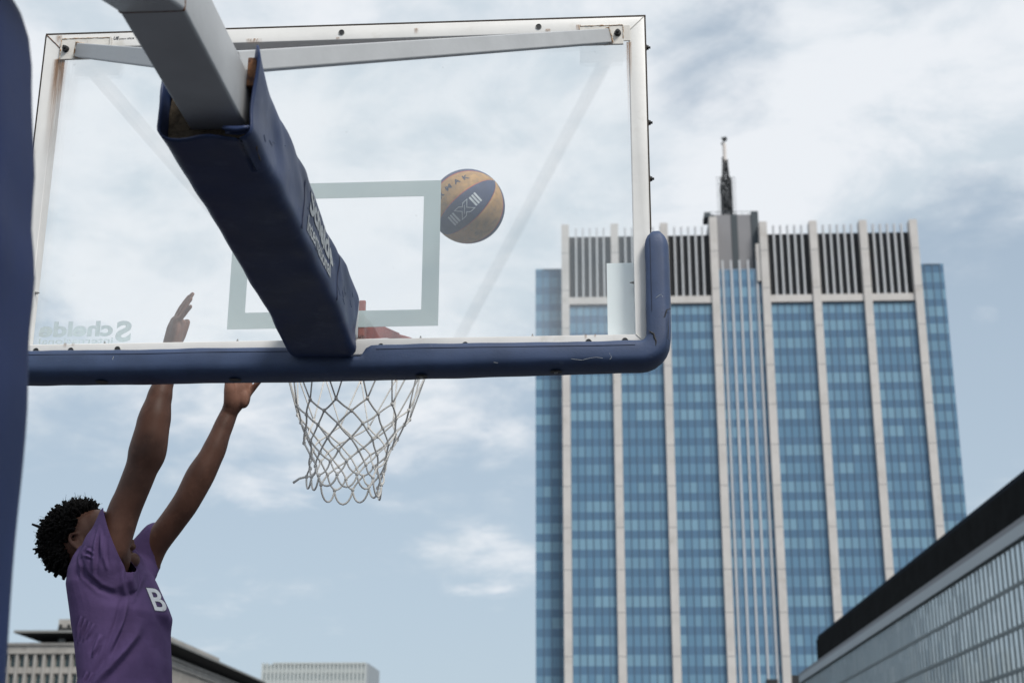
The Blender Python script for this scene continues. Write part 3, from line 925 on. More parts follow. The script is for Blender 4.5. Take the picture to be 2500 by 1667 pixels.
c = [(ux0, uv0), (ux1, uv0), (ux1, uv1), (ux0, uv1), (ux0, uv0)]
pts = []
for (a0, b0), (a1, b1) in zip(c[:-1], c[1:]):
    for k in range(8):
        f = k / 8; uu = a0 + (a1 - a0) * f; vv = b0 + (b1 - b0) * f
        ins = .0015
        uu = min(max(uu, ux0 + ins), ux1 - ins); vv = min(max(vv, uv0 + ins), uv1 - ins)
        pts.append(B(uu, vv, wb + tb * (vv - uv0)))
pts.append(pts[0])
tube(bm, pts, .0028, 6)
obj('weld_seam', bm, M['rusty'], arm)
# rusty bracket that takes the braces
bm = bmesh.new(); bbox(bm, .0, .062, uv1 + .001, uv1 + .030, 1.265, 1.335, .002); obj('brace_bracket', bm, M['rusty'], hoop)
bm = bmesh.new(); bbox(bm, .0865, .104, uv1 - .035, uv1 + .026, 1.285, 1.32, .001); obj('brace_bracket', bm, M['rusty'], hoop)

# --- vinyl pad round the arm (open at the mast end, foam lined)
def rrect(u0, u1, v0, v1, r, n=5):
    out = []
    for (u, v, a0) in ((u1, v0, 270), (u1, v1, 0), (u0, v1, 90), (u0, v0, 180)):
        for k in range(n):
            a = rad(a0 + 90 * k / (n - 1))
            out.append(((u - r if u == u1 else u + r) + r * math.cos(a), (v - r if v == v1 else v + r) + r * math.sin(a)))
    # subdivide the long straight edges
    res = []
    for i, p in enumerate(out):
        q = out[(i + 1) % len(out)]; res.append(p)
        dd = math.hypot(q[0] - p[0], q[1] - p[1])
        m = int(dd / .012)
        for k in range(1, m): res.append((p[0] + (q[0] - p[0]) * k / m, p[1] + (q[1] - p[1]) * k / m))
    return res
def pad_sec(w, ins=0.0):
    f = w / 1.36
    cx = -.002 + .026 * f
    hw = .0955 - .004 * f
    top = .160 + .012 * f + .006 * math.sin(w * 9.0)
    sg = max(0, 1 - w / .42); sg = sg * sg * (3 - 2 * sg)
    return rrect(cx - hw + ins, cx + hw - ins, -.002 - .022 * sg + ins, top - ins, .026 - ins * .8)
def pad_pt(u, v, w, i):
    n1 = noise.noise(V((u * 9, v * 9, w * 4.5))); n2 = noise.noise(V((u * 24 + 5, v * 24, w * 11)))
    k = .0045 * n1 + .0018 * n2
    side = max(0, min(1, (u - .05) / .03))
    # soft vertical puckers on the right-hand side
    k += side * (.0035 * math.sin(w * 34 + 3 * math.sin(v * 25)) * max(0, noise.noise(V((w * 5, v * 6, 3))) + .35))
    bul = .010 * math.exp(-((w - .30) / .12) ** 2) * max(0, v / .16) ** 2 - .006 * math.exp(-((w - .46) / .03) ** 2) * max(0, v / .16)
    cu, cv = .01, .08
    du, dv = u - cu, v - cv; L = math.hypot(du, dv) + 1e-6
    return u + du / L * k, v + dv / L * (k + bul), w
NW = 110
bm = bmesh.new(); rings = []
wend = 1.352
tmpl = pad_sec(.5); NS = len(tmpl)
for j in range(NW + 1):
    w = .022 + (wend - .022) * j / NW
    se = pad_sec(w)[:NS] if len(pad_sec(w)) == NS else None
    if se is None:
        s2 = pad_sec(w); se = [s2[int(i * len(s2) / NS)] for i in range(NS)]
    ring = []
    for i, (u, v) in enumerate(se):
        if j < 4:                       # rounded nose at the board end
            q = (1 - j / 4) ** 2; u = u + (.0 - u) * .16 * q; v = v + (.08 - v) * .12 * q
        uu, vv, ww = pad_pt(u, v, w, i)
        e = max(0, (j - (NW - 12)) / 12)
        if e > 0:
            rgt = max(0, min(1, (u - .07) / .04)); topc = max(0, min(1, (v - .10) / .07))
            lft = max(0, min(1, (-u - .02) / .04)); bot = max(0, min(1, (.03 - v) / .03))
            uu += rgt * e * e * (.010 - .012 * (1 - topc)) - lft * e * e * .004
            vv += rgt * topc * e * e * .030
            ww += e * e * (.02 * rgt * topc + .008 * math.sin(u * 60) * bot - .14 * topc * (1 - rgt) * (1 - lft) - .02 * lft * topc)
        ring.append(bm.verts.new(B(uu, vv, ww)))
    rings.append(ring)
skin(bm, rings, False)
bm.faces.new(rings[0][::-1])
bmesh.ops.recalc_face_normals(bm, faces=bm.faces)
apad = obj('arm_padding', bm, M['vinyl'], hoop, smooth=True)
md = apad.modifiers.new('thick', 'SOLIDIFY'); md.thickness = .004; md.offset = -1
# folded-over tongue of vinyl on the lower right lip
bm = bmesh.new(); rings = []
for k in range(9):
    a = rad(-40 + 250 * k / 8); f = math.sin(math.pi * k / 8)
    rings.append([bm.verts.new(B(.060 + .05 * q / 6 + .004 * math.sin(q), .010 + .012 * math.sin(a) * (.5 + .5 * math.sin(math.pi * q / 6)) - .006 * f * math.sin(math.pi * q / 6), wend + .006 + .012 * math.cos(a))) for q in range(7)])
for a_, b2 in zip(rings[:-1], rings[1:]):
    for q in range(6): bm.faces.new((a_[q], a_[q + 1], b2[q + 1], b2[q]))
tg = obj('torn_flap', bm, M['vinyl'], apad, smooth=True)
md = tg.modifiers.new('thick', 'SOLIDIFY'); md.thickness = .002
# foam lining between tube and vinyl
bm = bmesh.new()
fo = [(-.064, .006), (.106, .006), (.106, .150), (.088, .150), (.088, .042), (-.030, .042), (-.030, .150), (-.064, .150)]
ra = [bm.verts.new(B(u + (.03 - u) * .06, v, 1.2)) for u, v in fo]
rb_ = []
for k, (u, v) in enumerate(fo): rb_.append(bm.verts.new(B(u, v, 1.29 + random.uniform(-.02, .03))))
skin(bm, [ra, rb_]); bmesh.ops.subdivide_edges(bm, edges=bm.edges[:], cuts=3, use_grid_fill=True)
for v in bm.verts: v.co += V((noise.noise(v.co * 40), noise.noise(v.co * 40 + V((3, 3, 3))), noise.noise(v.co * 40 + V((7, 1, 3))))) * .006
obj('foam_lining', bm, M['foam'], apad)
# maker's lettering on the side of the pad
def side_pt(p, w0, vbase, slope):
    w = w0 - p.x; v = vbase + p.y - slope * p.x
    f = w / 1.36; u = -.002 + .026 * f + .0955 - .004 * f
    uu, vv, ww = pad_pt(u, v, w, 0)
    if v > .13: uu -= (v - .13) ** 2 / .03
    return B(uu + .0016, vv, ww)
bm = fit_text(text_bm('Schelde', .1, .0035), w=.315, h=.060); bmesh.ops.subdivide_edges(bm, edges=bm.edges[:], cuts=2)
warp(bm, lambda p: side_pt(p, .796, .086, .055)); obj('pad_lettering', bm, M['print_white'], apad)
bm = fit_text(text_bm('International', .1, .0018), w=.285, h=.040); bmesh.ops.subdivide_edges(bm, edges=bm.edges[:], cuts=2)
warp(bm, lambda p: side_pt(p, .800, .036, .015)); obj('pad_lettering', bm, M['print_white'], apad)

for w0 in (.40, .86):
    bm = bmesh.new(); pts = []
    for k in range(14):
        v = .015 + .135 * k / 13; f = w0 / 1.36; u = -.002 + .026 * f + .0955 - .004 * f
        uu, vv, ww = pad_pt(u, v, w0 + .004 * math.sin(v * 40), 0)
        if v > .13: uu -= (v - .13) ** 2 / .03
        pts.append(B(uu + .0006, vv, ww))
    tube(bm, pts, .0016, 6); obj('seam', bm, M['seam'], apad)
for k in range(26):
    w0 = random.uniform(.15, 1.25); v0 = random.uniform(.03, .12); L = random.uniform(.006, .035); a = random.uniform(-.6, .6)
    pts = []
    for q in range(5):
        w = w0 + L * q / 4; v = v0 + a * L * q / 4; f = w / 1.36; u = -.002 + .026 * f + .0955 - .004 * f
        uu, vv, ww = pad_pt(u, v, w, 0); pts.append(B(uu + .0004, vv, ww))
    bm = bmesh.new(); tube(bm, pts, .0006, 4); obj('scuff', bm, M['scuff'], apad)
# --- foam pad along the lower edge of the board, turned up at both ends
sec = [(-.018, .018), (-.018, .026), (-.014, .032), (-.004, .035), (.006, .036), (.026, .037), (.036, .034), (.043, .027), (.047, .016), (.050, 0), (.051, -.02), (.050, -.05), (.046, -.068), (.036, -.081), (.02, -.088), (0, -.09), (-.012, -.088), (-.016, -.082), (-.016, -.070), (-.004, -.062), (-.001, -.03), (-.002, .012)]
path = []
VT_ = .338
for k in range(26): path.append((-.9, VT_ - (VT_ - .035) * k / 25, -1, 0))
path = path[:-1]
for k in range(7):
    a = rad(180 + 90 * k / 6); path.append((-.865 + .035 * math.cos(a), .035 + .035 * math.sin(a), math.cos(a), math.sin(a)))
for k in range(1, 120): path.append((-.865 + 1.73 * k / 120, 0, 0, -1))
for k in range(7):
    a = rad(270 + 90 * k / 6); path.append((.865 + .035 * math.cos(a), .035 + .035 * math.sin(a), math.cos(a), math.sin(a)))
for k in range(1, 26): path.append((.9, .035 + (VT_ - .035) * k / 25, 1, 0))
bm = bmesh.new(); rings = []
NP = len(path)
for j, (u, v, ou, ov) in enumerate(path):
    ring = []
    endd = min(j, NP - 1 - j)
    q = math.sqrt(max(0.0, 1 - (1 - min(1, (endd + .35) / 4.0)) ** 2)) if endd < 4 else 1.0
    s_ = j * .0145
    wob = .0045 * noise.noise(V((s_ * 3.2, 1.3, 0))) + .002 * noise.noise(V((s_ * 11, 4, 0)))
    for o, w in sec:
        if ov < -.9 and o < .014:
            g_ = max(0, min(1, (u - .04) / .02)) * max(0, min(1, (.122 - u) / .022)); g_ = g_ * g_ * (3 - 2 * g_)
            if w > 0: o = o + (.016 - o) * g_
        oo = .0165 + (o - .0165) * q; w2 = -.027 + (w + .027) * (.75 + .25 * q)
        lip = wob * (1.2 if o < 0 else .9)
        n3 = .0012 * noise.noise(V((s_ * 9, o * 60, w * 60)))
        oo += lip + n3 + max(0, o - .02) * .35 * max(0, -ov) * max(0, min(1, (.75 - u) / .5))
        ring.append(bm.verts.new(B(u + ou * oo, v + ov * oo, w2 + n3)))
    rings.append(ring)
skin(bm, rings, True); bmesh.ops.recalc_face_normals(bm, faces=bm.faces)
bpad = obj('board_padding', bm, M['foam_rubber'], hoop, smooth=True)
# moulded seam line along the rear face
for a_, b2 in ((3, 61), (78, NP - 32)):
    bm = bmesh.new(); pts = []
    for j in range(a_ + 28 if a_ == 3 else a_, b2 + 34 if a_ == 3 else b2):
        u, v, ou, ov = path[j]; s_ = j * .0145
        wob = .0045 * noise.noise(V((s_ * 3.2, 1.3, 0)))
        if -.06 < u < .13 and ov < -.9: continue
        pts.append(B(u + ou * (-.003 + wob), v + ov * (-.003 + wob), .0356))
    for grp in ([q for q in pts if (q - BO).dot(eU) < .03], [q for q in pts if (q - BO).dot(eU) >= .03]):
        if len(grp) > 3:
            bm2 = bmesh.new(); tube(bm2, grp, .0007, 5); obj('seam', bm2, M['seam'], bpad)
    bm.free()
bm = bmesh.new()
tube(bm, [B(.9 - .002, .10 + .22 * k / 20, .0362) for k in range(21)], .0007, 5); obj('seam', bm, M['seam'], bpad)
# countersunk bolt holes on the underside
for px in (247, 573, 1028, 1357):
    u, _ = onb(px, 910, -.0)
    s_ = (u + .865) / 1.73 * 120 + 31
    bm = bmesh.new()
    wob = .0045 * noise.noise(V((s_ * .0145 * 3.2, 1.3, 0)))
    cc = B(u, -.0535 - wob * .9 - .0112 * max(0, min(1, (.75 - u) / .5)), -.012)
    f = bm.faces.new([bm.verts.new(cc + eU * .017 * math.cos(a) + eN * .017 * math.sin(a)) for a in (2 * math.pi * k / 20 for k in range(20))])
    hl = obj('bolt_recess', bm, M['black'], bpad)
    if px in (1028, 1357):
        bm = bmesh.new(); ball(bm, cc - eZ * .001, .006, .006, .003, sub=2); obj('bolt', bm, M['zinc'], bpad)
# cracks in the foam at the right-hand corner
def crack(pts, r):
    bm = bmesh.new(); P = []
    for (x0, y0), (x1, y1) in zip(pts[:-1], pts[1:]):
        for k in range(4):
            u, v = onb(x0 + (x1 - x0) * k / 4, y0 + (y1 - y0) * k / 4, .0362); P.append(B(u, v, .0362) + V((random.uniform(-1, 1), 0, random.uniform(-1, 1))) * .0008)
    n = len(P); tube(bm, P, [r * (.35 + math.sin(math.pi * k / (n - 1))) for k in range(n)], 5); obj('crack', bm, M['black'], bpad)
crack([(1639, 753), (1628, 756), (1624, 770), (1617, 778)], .0013)
crack([(1631, 770), (1632, 800), (1631, 825), (1636, 836)], .0008)
crack([(1583, 806), (1595, 815), (1601, 832), (1602, 853)], .0022)
def scuff(pts, r=.0006):
    bm = bmesh.new(); P = []
    for (x0, y0), (x1, y1) in zip(pts[:-1], pts[1:]):
        for k in range(3):
            u, v = onb(x0 + (x1 - x0) * k / 3, y0 + (y1 - y0) * k / 3, .0368); P.append(B(u, v, .0368))
    tube(bm, P, r, 4); obj('scuff', bm, M['print_white'], bpad)
scuff([(1601, 727), (1608, 722), (1614, 718), (1620, 728)]); scuff([(1395, 876), (1420, 879), (1440, 874), (1455, 872), (1480, 875)], .0005); scuff([(1488, 862), (1493, 872), (1487, 880)], .0005)
scuff([(277, 870), (274, 882)]); scuff([(1205, 884), (1220, 887)], .0005)

# --- mast behind the camera's left shoulder and its blue pad
mu0, mu1 = -.085, .088
mw = 2.172
bm = bmesh.new(); rings = []
topz = 2.725
prof = [(0.30, 1.0, .066), (1.2, 1.0, .039), (1.7, 1.0, .024), (1.95, 1.0, .0155), (2.15, 1.0, .0085), (2.25, 1.0, .004), (2.32, .985, .000), (2.42, .94, -.004), (2.5, .90, -.010), (2.56, .87, -.013), (2.62, .83, -.016), (2.66, .78, -.019), (2.69, .70, -.022), (2.71, .56, -.025), (2.72, .33, -.03)]
zs = []
for (z0, a0, b0), (z1, a1, b1) in zip(prof[:-1], prof[1:]):
    m = max(1, int((z1 - z0) / .03))
    for k in range(m): f = k / m; zs.append((z0 + (z1 - z0) * f, a0 + (a1 - a0) * f, b0 + (b1 - b0) * f))
zs.append(prof[-1])
pxc = at(-20, 800, 1.7).x
for z, a, b_ in zs:
    ring = []
    for k in range(48):
        t = 2 * math.pi * k / 48; ct, st_ = math.cos(t), math.sin(t)
        ex = .42
        x = math.copysign(abs(ct) ** ex, ct) * .105 * a; y = math.copysign(abs(st_) ** ex, st_) * .105 * (.6 + .4 * a)
        n1 = .005 * noise.noise(V((x * 10, y * 10, z * 5))) + .004 * math.sin(z * 30 + x * 26 + 4 * noise.noise(V((z * 3, x * 4, 1)))) * math.exp(-((z - 2.35) / .16) ** 2)
        ring.append(bm.verts.new(V((-.707 + b_ + x * (1 + n1 * 8), 1.57 + .105 + y * (1 + n1 * 8), z))))
    rings.append(ring)
skin(bm, rings); bmesh.ops.recalc_face_normals(bm, faces=bm.faces)
obj('mast_padding', bm, M['mast_vinyl'], hoop, smooth=True)
bm = bmesh.new()
mp = B(.03, 0, 2.28); q = lower_ring(bm, Lb); bm.free()
bm = bmesh.new(); box(bm, V((-.765, 1.62, .2)), V((.11, 0, 0)), V((0, .11, 0)), V((0, 0, 2.45)), .006); obj('mast', bm, M['grey_steel'], hoop)
bm = bmesh.new(); box(bm, V((-1.2, .3, .05)), V((1.0, 0, 0)), V((0, 1.7, 0)), V((0, 0, .25)), .03, 3); obj('base', bm, M['vinyl'], hoop)
for x in (-1.1, -.4):
    for y in (.5, 1.8):
        bm = bmesh.new(); tube(bm, [V((x - .03, y, .066)), V((x + .03, y, .066))], .05, 18); obj('wheel', bm, M['black'], hoop)

# --- ring, mounting plate
RC = B(.012, .134, -.425); RR = .2295
bm = bmesh.new(); rings = []
for k in range(72):
    a = 2 * math.pi * k / 72; d = eU * math.cos(a) + eN * math.sin(a)
    rings.append([bm.verts.new(RC + d * RR + (d * math.cos(t) + eZ * math.sin(t)) * .009) for t in (2 * math.pi * q / 10 for q in range(10))])
skin(bm, rings, False, True); rg = obj('ring', bm, M['ring'], hoop, smooth=True)
bm = bmesh.new()
box(bm, B(-.075, .05, -.0605), eU * .145, eZ * .12, eN * .012, .003); obj('mounting_plate', bm, M['ring'], rg)
bm = bmesh.new()                          # sheet-metal cover sweeping from plate to ring
outl = [(-.07, .2), (.07, .2)]
rings = []
for k in range(9):
    f = k / 8; w = -.073 - .165 * f; hw = .07 + .085 * f ** 1.6; top = .152 - .010 * f ** 1.5; bot = .070 + .058 * f
    rings.append([bm.verts.new(B(.012 - hw, bot, w)), bm.verts.new(B(.012 - hw, top, w)), bm.verts.new(B(.012 + hw, top, w)), bm.verts.new(B(.012 + hw, bot, w))])
skin(bm, rings); bmesh.ops.recalc_face_normals(bm, faces=bm.faces); obj('ring_bracket', bm, M['ring'], rg)
bm = bmesh.new(); rect = []
box(bm, B(.074, .075, -.0600), eU * .020, eZ * .108, eN * .010, .004); obj('backing_strip', bm, M['ring'], rg)

# --- net
NL = 12
def net_r(k):    # radius and drop of knot row k
    return [(.2255, .010), (.172, .180), (.154, .214), (.140, .249), (.128, .285), (.115, .322), (.107, .358), (.106, .394)][k]
rn = random.Random(11)
KP = {}
for k in range(8):
    r_, dz = net_r(k)
    sw = (dz / .43) ** 1.5
    for i in range(NL):
        a = 2 * math.pi * (i + (.5 if k % 2 else 0)) / NL + .12 + .10 * sw * math.sin(1.7)
        j = .002 + .007 * sw
        aa = a + rn.uniform(-1, 1) * j * 4.5
        rr_ = r_ * (1 + .04 * math.sin(2 * a + .6) * sw) + rn.uniform(-1, 1) * j
        zz = dz + rn.uniform(-1, 1) * j * .9 + .006 * sw * math.sin(a + 2)
        if k == 7 and i in (5,): rr_ += .02; zz -= .015
        KP[k, i] = RC + eU * (math.cos(aa) * rr_ - .026 * sw) + eN * math.sin(aa) * rr_ - eZ * zz
net_parts = bmesh.new()
def strand(p, q, r=.0028, sag=.006):
    pts = []
    sd = V((rn.uniform(-1, 1), rn.uniform(-1, 1), rn.uniform(-1, 1))) * sag * .6
    for k in range(7):
        f = k / 6; pts.append(p.lerp(q, f) + sd * math.sin(math.pi * f) + eZ * (-sag * .45) * math.sin(math.pi * f))
    tube(net_parts, pts, r, 6)
for k in range(7):
    for i in range(NL):
        p = KP[k, i]
        for q in ((KP[k + 1, i], KP[k + 1, (i - 1) % NL]) if k % 2 == 0 else (KP[k + 1, i], KP[k + 1, (i + 1) % NL])):
            if k == 0:
                d = (q - p).normalized()
                strand(p + eU * rn.uniform(-.004, .004), q, .0026, .001)
            else: strand(p, q, .0029, .004 + .004 * (k > 4))
for k in range(1, 8):
    for i in range(NL):
        ball(net_parts, KP[k, i], .0064, .0064, .0075, sub=1)
for i in range(NL):                       # hanging loops along the bottom
    p, q = KP[7, i], KP[7, (i + 1) % NL]
    dr = .033 + rn.uniform(-.006, .008)
    if i in (4,): continue
    pts = []
    for k in range(11):
        f = k / 10; s_ = math.sin(math.pi * f)
        pts.append(p.lerp(q, .5 - .5 * math.cos(math.pi * f)) - eZ * dr * s_ ** 1.25 + (p.lerp(q, .5) - RC).normalized() * V((1, 1, 0)).length * .004 * s_)
    tube(net_parts, pts, .0031, 6)
p = KP[7, 5]; tube(net_parts, [p, p + V((-.02, -.01, -.008)), p + V((-.038, -.012, -.022))], [.0036, .0038, .0042], 6)
obj('net', net_parts, M['cord'], hoop, smooth=True)
bm = bmesh.new()
for i in range(NL):
    a = 2 * math.pi * i / NL + .12; d = eU * math.cos(a) + eN * math.sin(a)
    c = RC + d * (RR - .002) - eZ * .011
    tube(bm, [c + d * .006 - eZ * 0, c + d * .005 - eZ * .006, c - eZ * .009, c - d * .005 - eZ * .006, c - d * .006], .0022, 5)
obj('net_hook', bm, M['ring'], rg)

# ------------------------------------------------------------------ the ball
BC = at(1142, 504, 4.4); BR = .121
view = (BC - CAM).normalized()
bx = rt - view * rt.dot(view); bx.normalize(); by = bx.cross(view) * 1.0
if by.dot(up) < 0: by = -by
bz = -view                                # towards the camera
ang = rad(43)
axA = (bx * math.cos(ang) + by * math.sin(ang))          # along the dark stripe, up to the right
axA = (axA + bz * .10).normalized()
axN = (bz - axA * bz.dot(axA)).normalized()              # middle of the stripe
axP = axN.cross(axA).normalized()
if axP.dot(bx * -.68 + by * .73) < 0: axP = -axP         # to the upper left
tilt = rad(-1.5)


def bdir(lat, lon):  # lat along the stripe, lon across it
    return axA * math.sin(lat) + (axN * math.cos(lon) + axP * math.sin(lon)) * math.cos(lat)
m_y = mat('worn_yellow_rubber', (.44, .255, .10), .6, vary=.12, vscale=30, bump=.35, bscale=420, c2=(.27, .175, .09), lo=.42, hi=.75)
m_b = mat('worn_blue_rubber', (.035, .052, .120), .6, vary=.15, vscale=30, bump=.35, bscale=420, c2=(.075, .095, .16), lo=.55, hi=.8)
m_r = mat('red_seam', (.42, .075, .05), .6)
m_s = mat('dark_seam', (.05, .05, .08), .6)
bm = bmesh.new()
NLA, PER = 64, 28
rings = []
tot = 8 * PER
ids = []
for i in range(NLA + 1):
    lat = rad(-89.9 + 179.8 * i / NLA); ring = []
    for k in range(tot):
        f = (k % PER) / PER; lon = rad(-22.5 + 45 * (k / PER))
        g = min(f, 1 - f) * 45 * math.cos(lat)             # degrees from the seam
        dip = .0017 * math.exp(-(g / 1.0) ** 2)
        ring.append(bm.verts.new(BC + bdir(lat, lon) * (BR - dip)))
    rings.append(ring)
for a_, b2 in zip(rings[:-1], rings[1:]):
    for k in range(tot):
        j = (k + 1) % tot
        f = bm.faces.new((a_[k], a_[j], b2[j], b2[k])); pn = k // PER; q = k % PER
        edge = q in (0, PER - 1)
        f.material_index = 2 if edge and ((pn % 2 == 0)) else (3 if edge and False else (1 if pn % 2 == 0 else 0))
        f.smooth = True
bm.faces.new(rings[0][::-1]); bm.faces.new(rings[-1])
bmesh.ops.recalc_face_normals(bm, faces=bm.faces)
bl = obj('basketball', bm, [m_y, m_b, m_r, m_s], loc=BC)
tag(bl, 'yellow and blue basketball in the air behind the glass beside the target rectangle', 'basketball')


def on_ball(bm, lat0, lon0, name, m, flip=1, rot=0.0):
    """wrap flat lettering (metres, centred) on the ball; x runs along the stripe"""
    bmesh.ops.subdivide_edges(bm, edges=bm.edges[:], cuts=2)
    def f(p):
        x = p.x * math.cos(rot) - p.y * math.sin(rot); y = p.x * math.sin(rot) + p.y * math.cos(rot)
        lat = lat0 + x / BR
        return BC + bdir(lat, lon0 + y / BR / max(.3, math.cos(lat)) * flip) * (BR + .0006)
    return obj(name, warp(bm, f), m, bl)


def centre(bm):
    xs = [v.co.x for v in bm.verts]; ys = [v.co.y for v in bm.verts]
    c = V(((min(xs) + max(xs)) / 2, (min(ys) + max(ys)) / 2, 0))
    for v in bm.verts: v.co -= c
    return bm
lit = mat('worn_pale_print', (.58, .62, .66), .6, vary=.1, vscale=60)
for k, ch in enumerate('TARMAK'):
    bm = centre(fit_text(text_bm(ch, .1, .004), h=.022, w=.0205)); on_ball(bm, rad(33 - 15.4 * (5 - k)), rad(45.5), 'ball_lettering', m_s)
mk = []
for x in (-.0585, -.048, -.0375, .0375, .048, .0585):
    bm = bmesh.new()
    vs = [bm.verts.new(V((x + a, b, 0))) for a, b in ((-.0034, -.0175), (.0034, -.0175), (.0034, .0175), (-.0034, .0175))]
    bm.faces.new(vs); bmesh.ops.subdivide_edges(bm, edges=bm.edges[:], cuts=3, use_grid_fill=True)
    on_ball(bm, rad(-1), 0, 'ball_emblem', lit)
def outline(pts, t):
    bm = bmesh.new(); n = len(pts)
    o = [V((x, y, 0)) for x, y in pts]
    def off(d):
        r = []
        for i in range(n):
            a = (o[i] - o[i - 1]).normalized(); b = (o[(i + 1) % n] - o[i]).normalized()
            na = V((-a.y, a.x, 0)); nb_ = V((-b.y, b.x, 0)); m_ = (na + nb_); m_ = m_ / max(.35, m_.length_squared) * 2
            r.append(bm.verts.new(o[i] + m_ * d * .5 * 1.0))
        return r
    A, B_ = off(0), off(t)
    for i in range(n):
        j = (i + 1) % n; bm.faces.new((A[i], A[j], B_[j], B_[i]))
    return bm
# the X of the emblem: an outlined cross
w = .0078; q = .0175
X = [(-q - w, -q), (-q + w, -q), (0, -w * 1.1), (q - w, -q), (q + w, -q), (w * 1.1, 0), (q + w, q), (q - w, q), (0, w * 1.1), (-q + w, q), (-q - w, q), (-w * 1.1, 0)]
on_ball(outline(X, -.0040), rad(-1), 0, 'ball_emblem', lit)
for s in (1,):
    bm = bmesh.new(); f = .55
    vs = [bm.verts.new(V((x, y, 0))) for x, y in ((-q * f * s - .0011, -q * f), (-q * f * s + .0011, -q * f), (q * f * s + .0011, q * f), (q * f * s - .0011, q * f))]
    bm.faces.new(vs); on_ball(bm, rad(-1), 0, 'ball_emblem', lit)
tiny = mat('faded_print', (.20, .13, .07), .7)
for y, (a0, a1) in ((-.0, (.0, .030)), (.006, (-.002, .034)), (.012, (.004, .03))):
    bm = bmesh.new(); vs = [bm.verts.new(V((x, y + dy, 0))) for x, dy in ((a0, 0), (a1, 0), (a1, .0012), (a0, .0012))]; bm.faces.new(vs)
    on_ball(bm, rad(2), rad(-41), 'ball_print', tiny)
for x0, x1, y0, y1 in ((-.040, -.022, -.004, -.001), (-.036, -.022, .002, .004), (-.034, -.024, .006, .011), (-.016, -.012, -.001, .003)):
    bm = bmesh.new(); vs = [bm.verts.new(V(q)) for q in ((x0, y0, 0), (x1, y0, 0), (x1, y1, 0), (x0, y1, 0))]; bm.faces.new(vs)
    on_ball(bm, rad(0), rad(-46), 'ball_print', tiny)

# ------------------------------------------------------------------ the player
from mathutils.bvhtree import BVHTree
PY = 4.35
fa = rad(20)
Fd = V((math.cos(fa), -math.sin(fa), 0)); Sd = V((math.sin(fa), math.cos(fa), 0))     # chest direction, left-hand side
hipc = at(300, 1667, PY); 
HIP = V((hipc.x - .01, PY, 1.86))
player = thing('person', 'jumping player in a purple t-shirt with both arms raised towards the hoop', 'person', V((HIP.x, PY, .016)))

# joints
sh_n, el_n, wr_n = at(272, 1340, 4.20), at(364, 1088, 4.16), at(413, 868, 4.20)
sh_f, el_f, wr_f = at(346, 1392, 4.51), at(476, 1216, 4.47), at(563, 1000, 4.44)
EARP = at(193, 1327, 4.268)
tilt_h = rad(31); yaw_h = rad(-7)
Rh = Matrix.Rotation(yaw_h, 3, 'Z') @ Matrix.Rotation(-tilt_h, 3, 'Y')
HS = 1.01
HC = EARP - Rh @ (V((-.0105, -.074, 0.0)) * HS)
def hd(x, y, z): return HC + Rh @ (V((x, y, z)) * HS)

bm = bmesh.new()
# torso and neck (mostly under the shirt)
limb(bm, [HIP + V((0, 0, -.04)), HIP + V((-.01, 0, .14)), at(296, 1500, PY), at(285, 1430, PY)], [.115, .085, .085, .07], 24)
for s, sh in ((-1, sh_n), (1, sh_f)):
    limb(bm, [at(276, 1450, PY) + Sd * s * .06, sh.lerp(at(270, 1420, PY), .35), sh], [.058, .055, .050], 18)
limb(bm, [at(272, 1400, PY), at(244, 1366, PY), hd(-.030, 0, -.030)], [.066, .057, .055], 22)
# head
def hb(x, y, z, a, b, c, sub=4): ball(bm, hd(x, y, z), a * HS, b * HS, c * HS, Rh, sub)
hb(-.018, 0, .040, .086, .071, .083)
hb(.036, 0, .034, .056, .058, .064)
hb(.040, 0, -.022, .050, .052, .070)
limb(bm, [hd(-.012, -.054, -.035), hd(.055, -.040, -.085), hd(.088, 0, -.100), hd(.055, .040, -.085), hd(-.012, .054, -.035)], [.018 * HS, .020 * HS, .021 * HS, .020 * HS, .018 * HS], 14)
hb(.060, 0, -.082, .036, .034, .026, 3)
hb(.066, 0, -.055, .034, .034, .034, 3)
for s in (-1, 1):
    hb(.058, s * .040, -.010, .028, .022, .024, 3)                # cheekbone
    limb(bm, [hd(.092, s * .010, .036), hd(.089, s * .030, .043), hd(.068, s * .050, .034)], [.009 * HS, .011 * HS, .009 * HS], 10)   # brow
    limb(bm, [hd(.082, s * .016, .021), hd(.086, s * .032, .024), hd(.074, s * .047, .016)], [.006 * HS, .010 * HS, .006 * HS], 10)   # upper lid
    hb(.101, s * .012, -.022, .013, .011, .010, 3)                # nostril
    # ear: rim, lobe, bowl
    rim = [(-.004, .026), (-.016, .032), (-.026, .024), (-.028, .008), (-.022, -.010), (-.012, -.024), (-.002, -.027), (.002, -.016)]
    limb(bm, [hd(.001 + x, s * (.070 + .011 * (x < -.008)), z + .004) for x, z in rim], [.0045 * HS, .005 * HS, .0055 * HS, .0055 * HS, .005 * HS, .006 * HS, .007 * HS, .005 * HS], 10, 4)
    limb(bm, [hd(-.003, s * .070, -.012), hd(-.015, s * .076, -.006), hd(-.017, s * .077, .012)], [.004 * HS, .005 * HS, .004 * HS], 8, 4)
    hb(-.010, s * .067, .004, .016, .006, .024, 3)
limb(bm, [hd(.094, 0, .026), hd(.106, 0, .004), hd(.119, 0, -.020)], [.009 * HS, .010 * HS, .0135 * HS], 12)   # nose
limb(bm, [hd(.094, -.020, -.053), hd(.108, 0, -.050), hd(.094, .020, -.053)], [.006 * HS, .0095 * HS, .006 * HS], 10)
limb(bm, [hd(.092, -.018, -.064), hd(.105, 0, -.066), hd(.092, .018, -.064)], [.006 * HS, .0105 * HS, .006 * HS], 10)
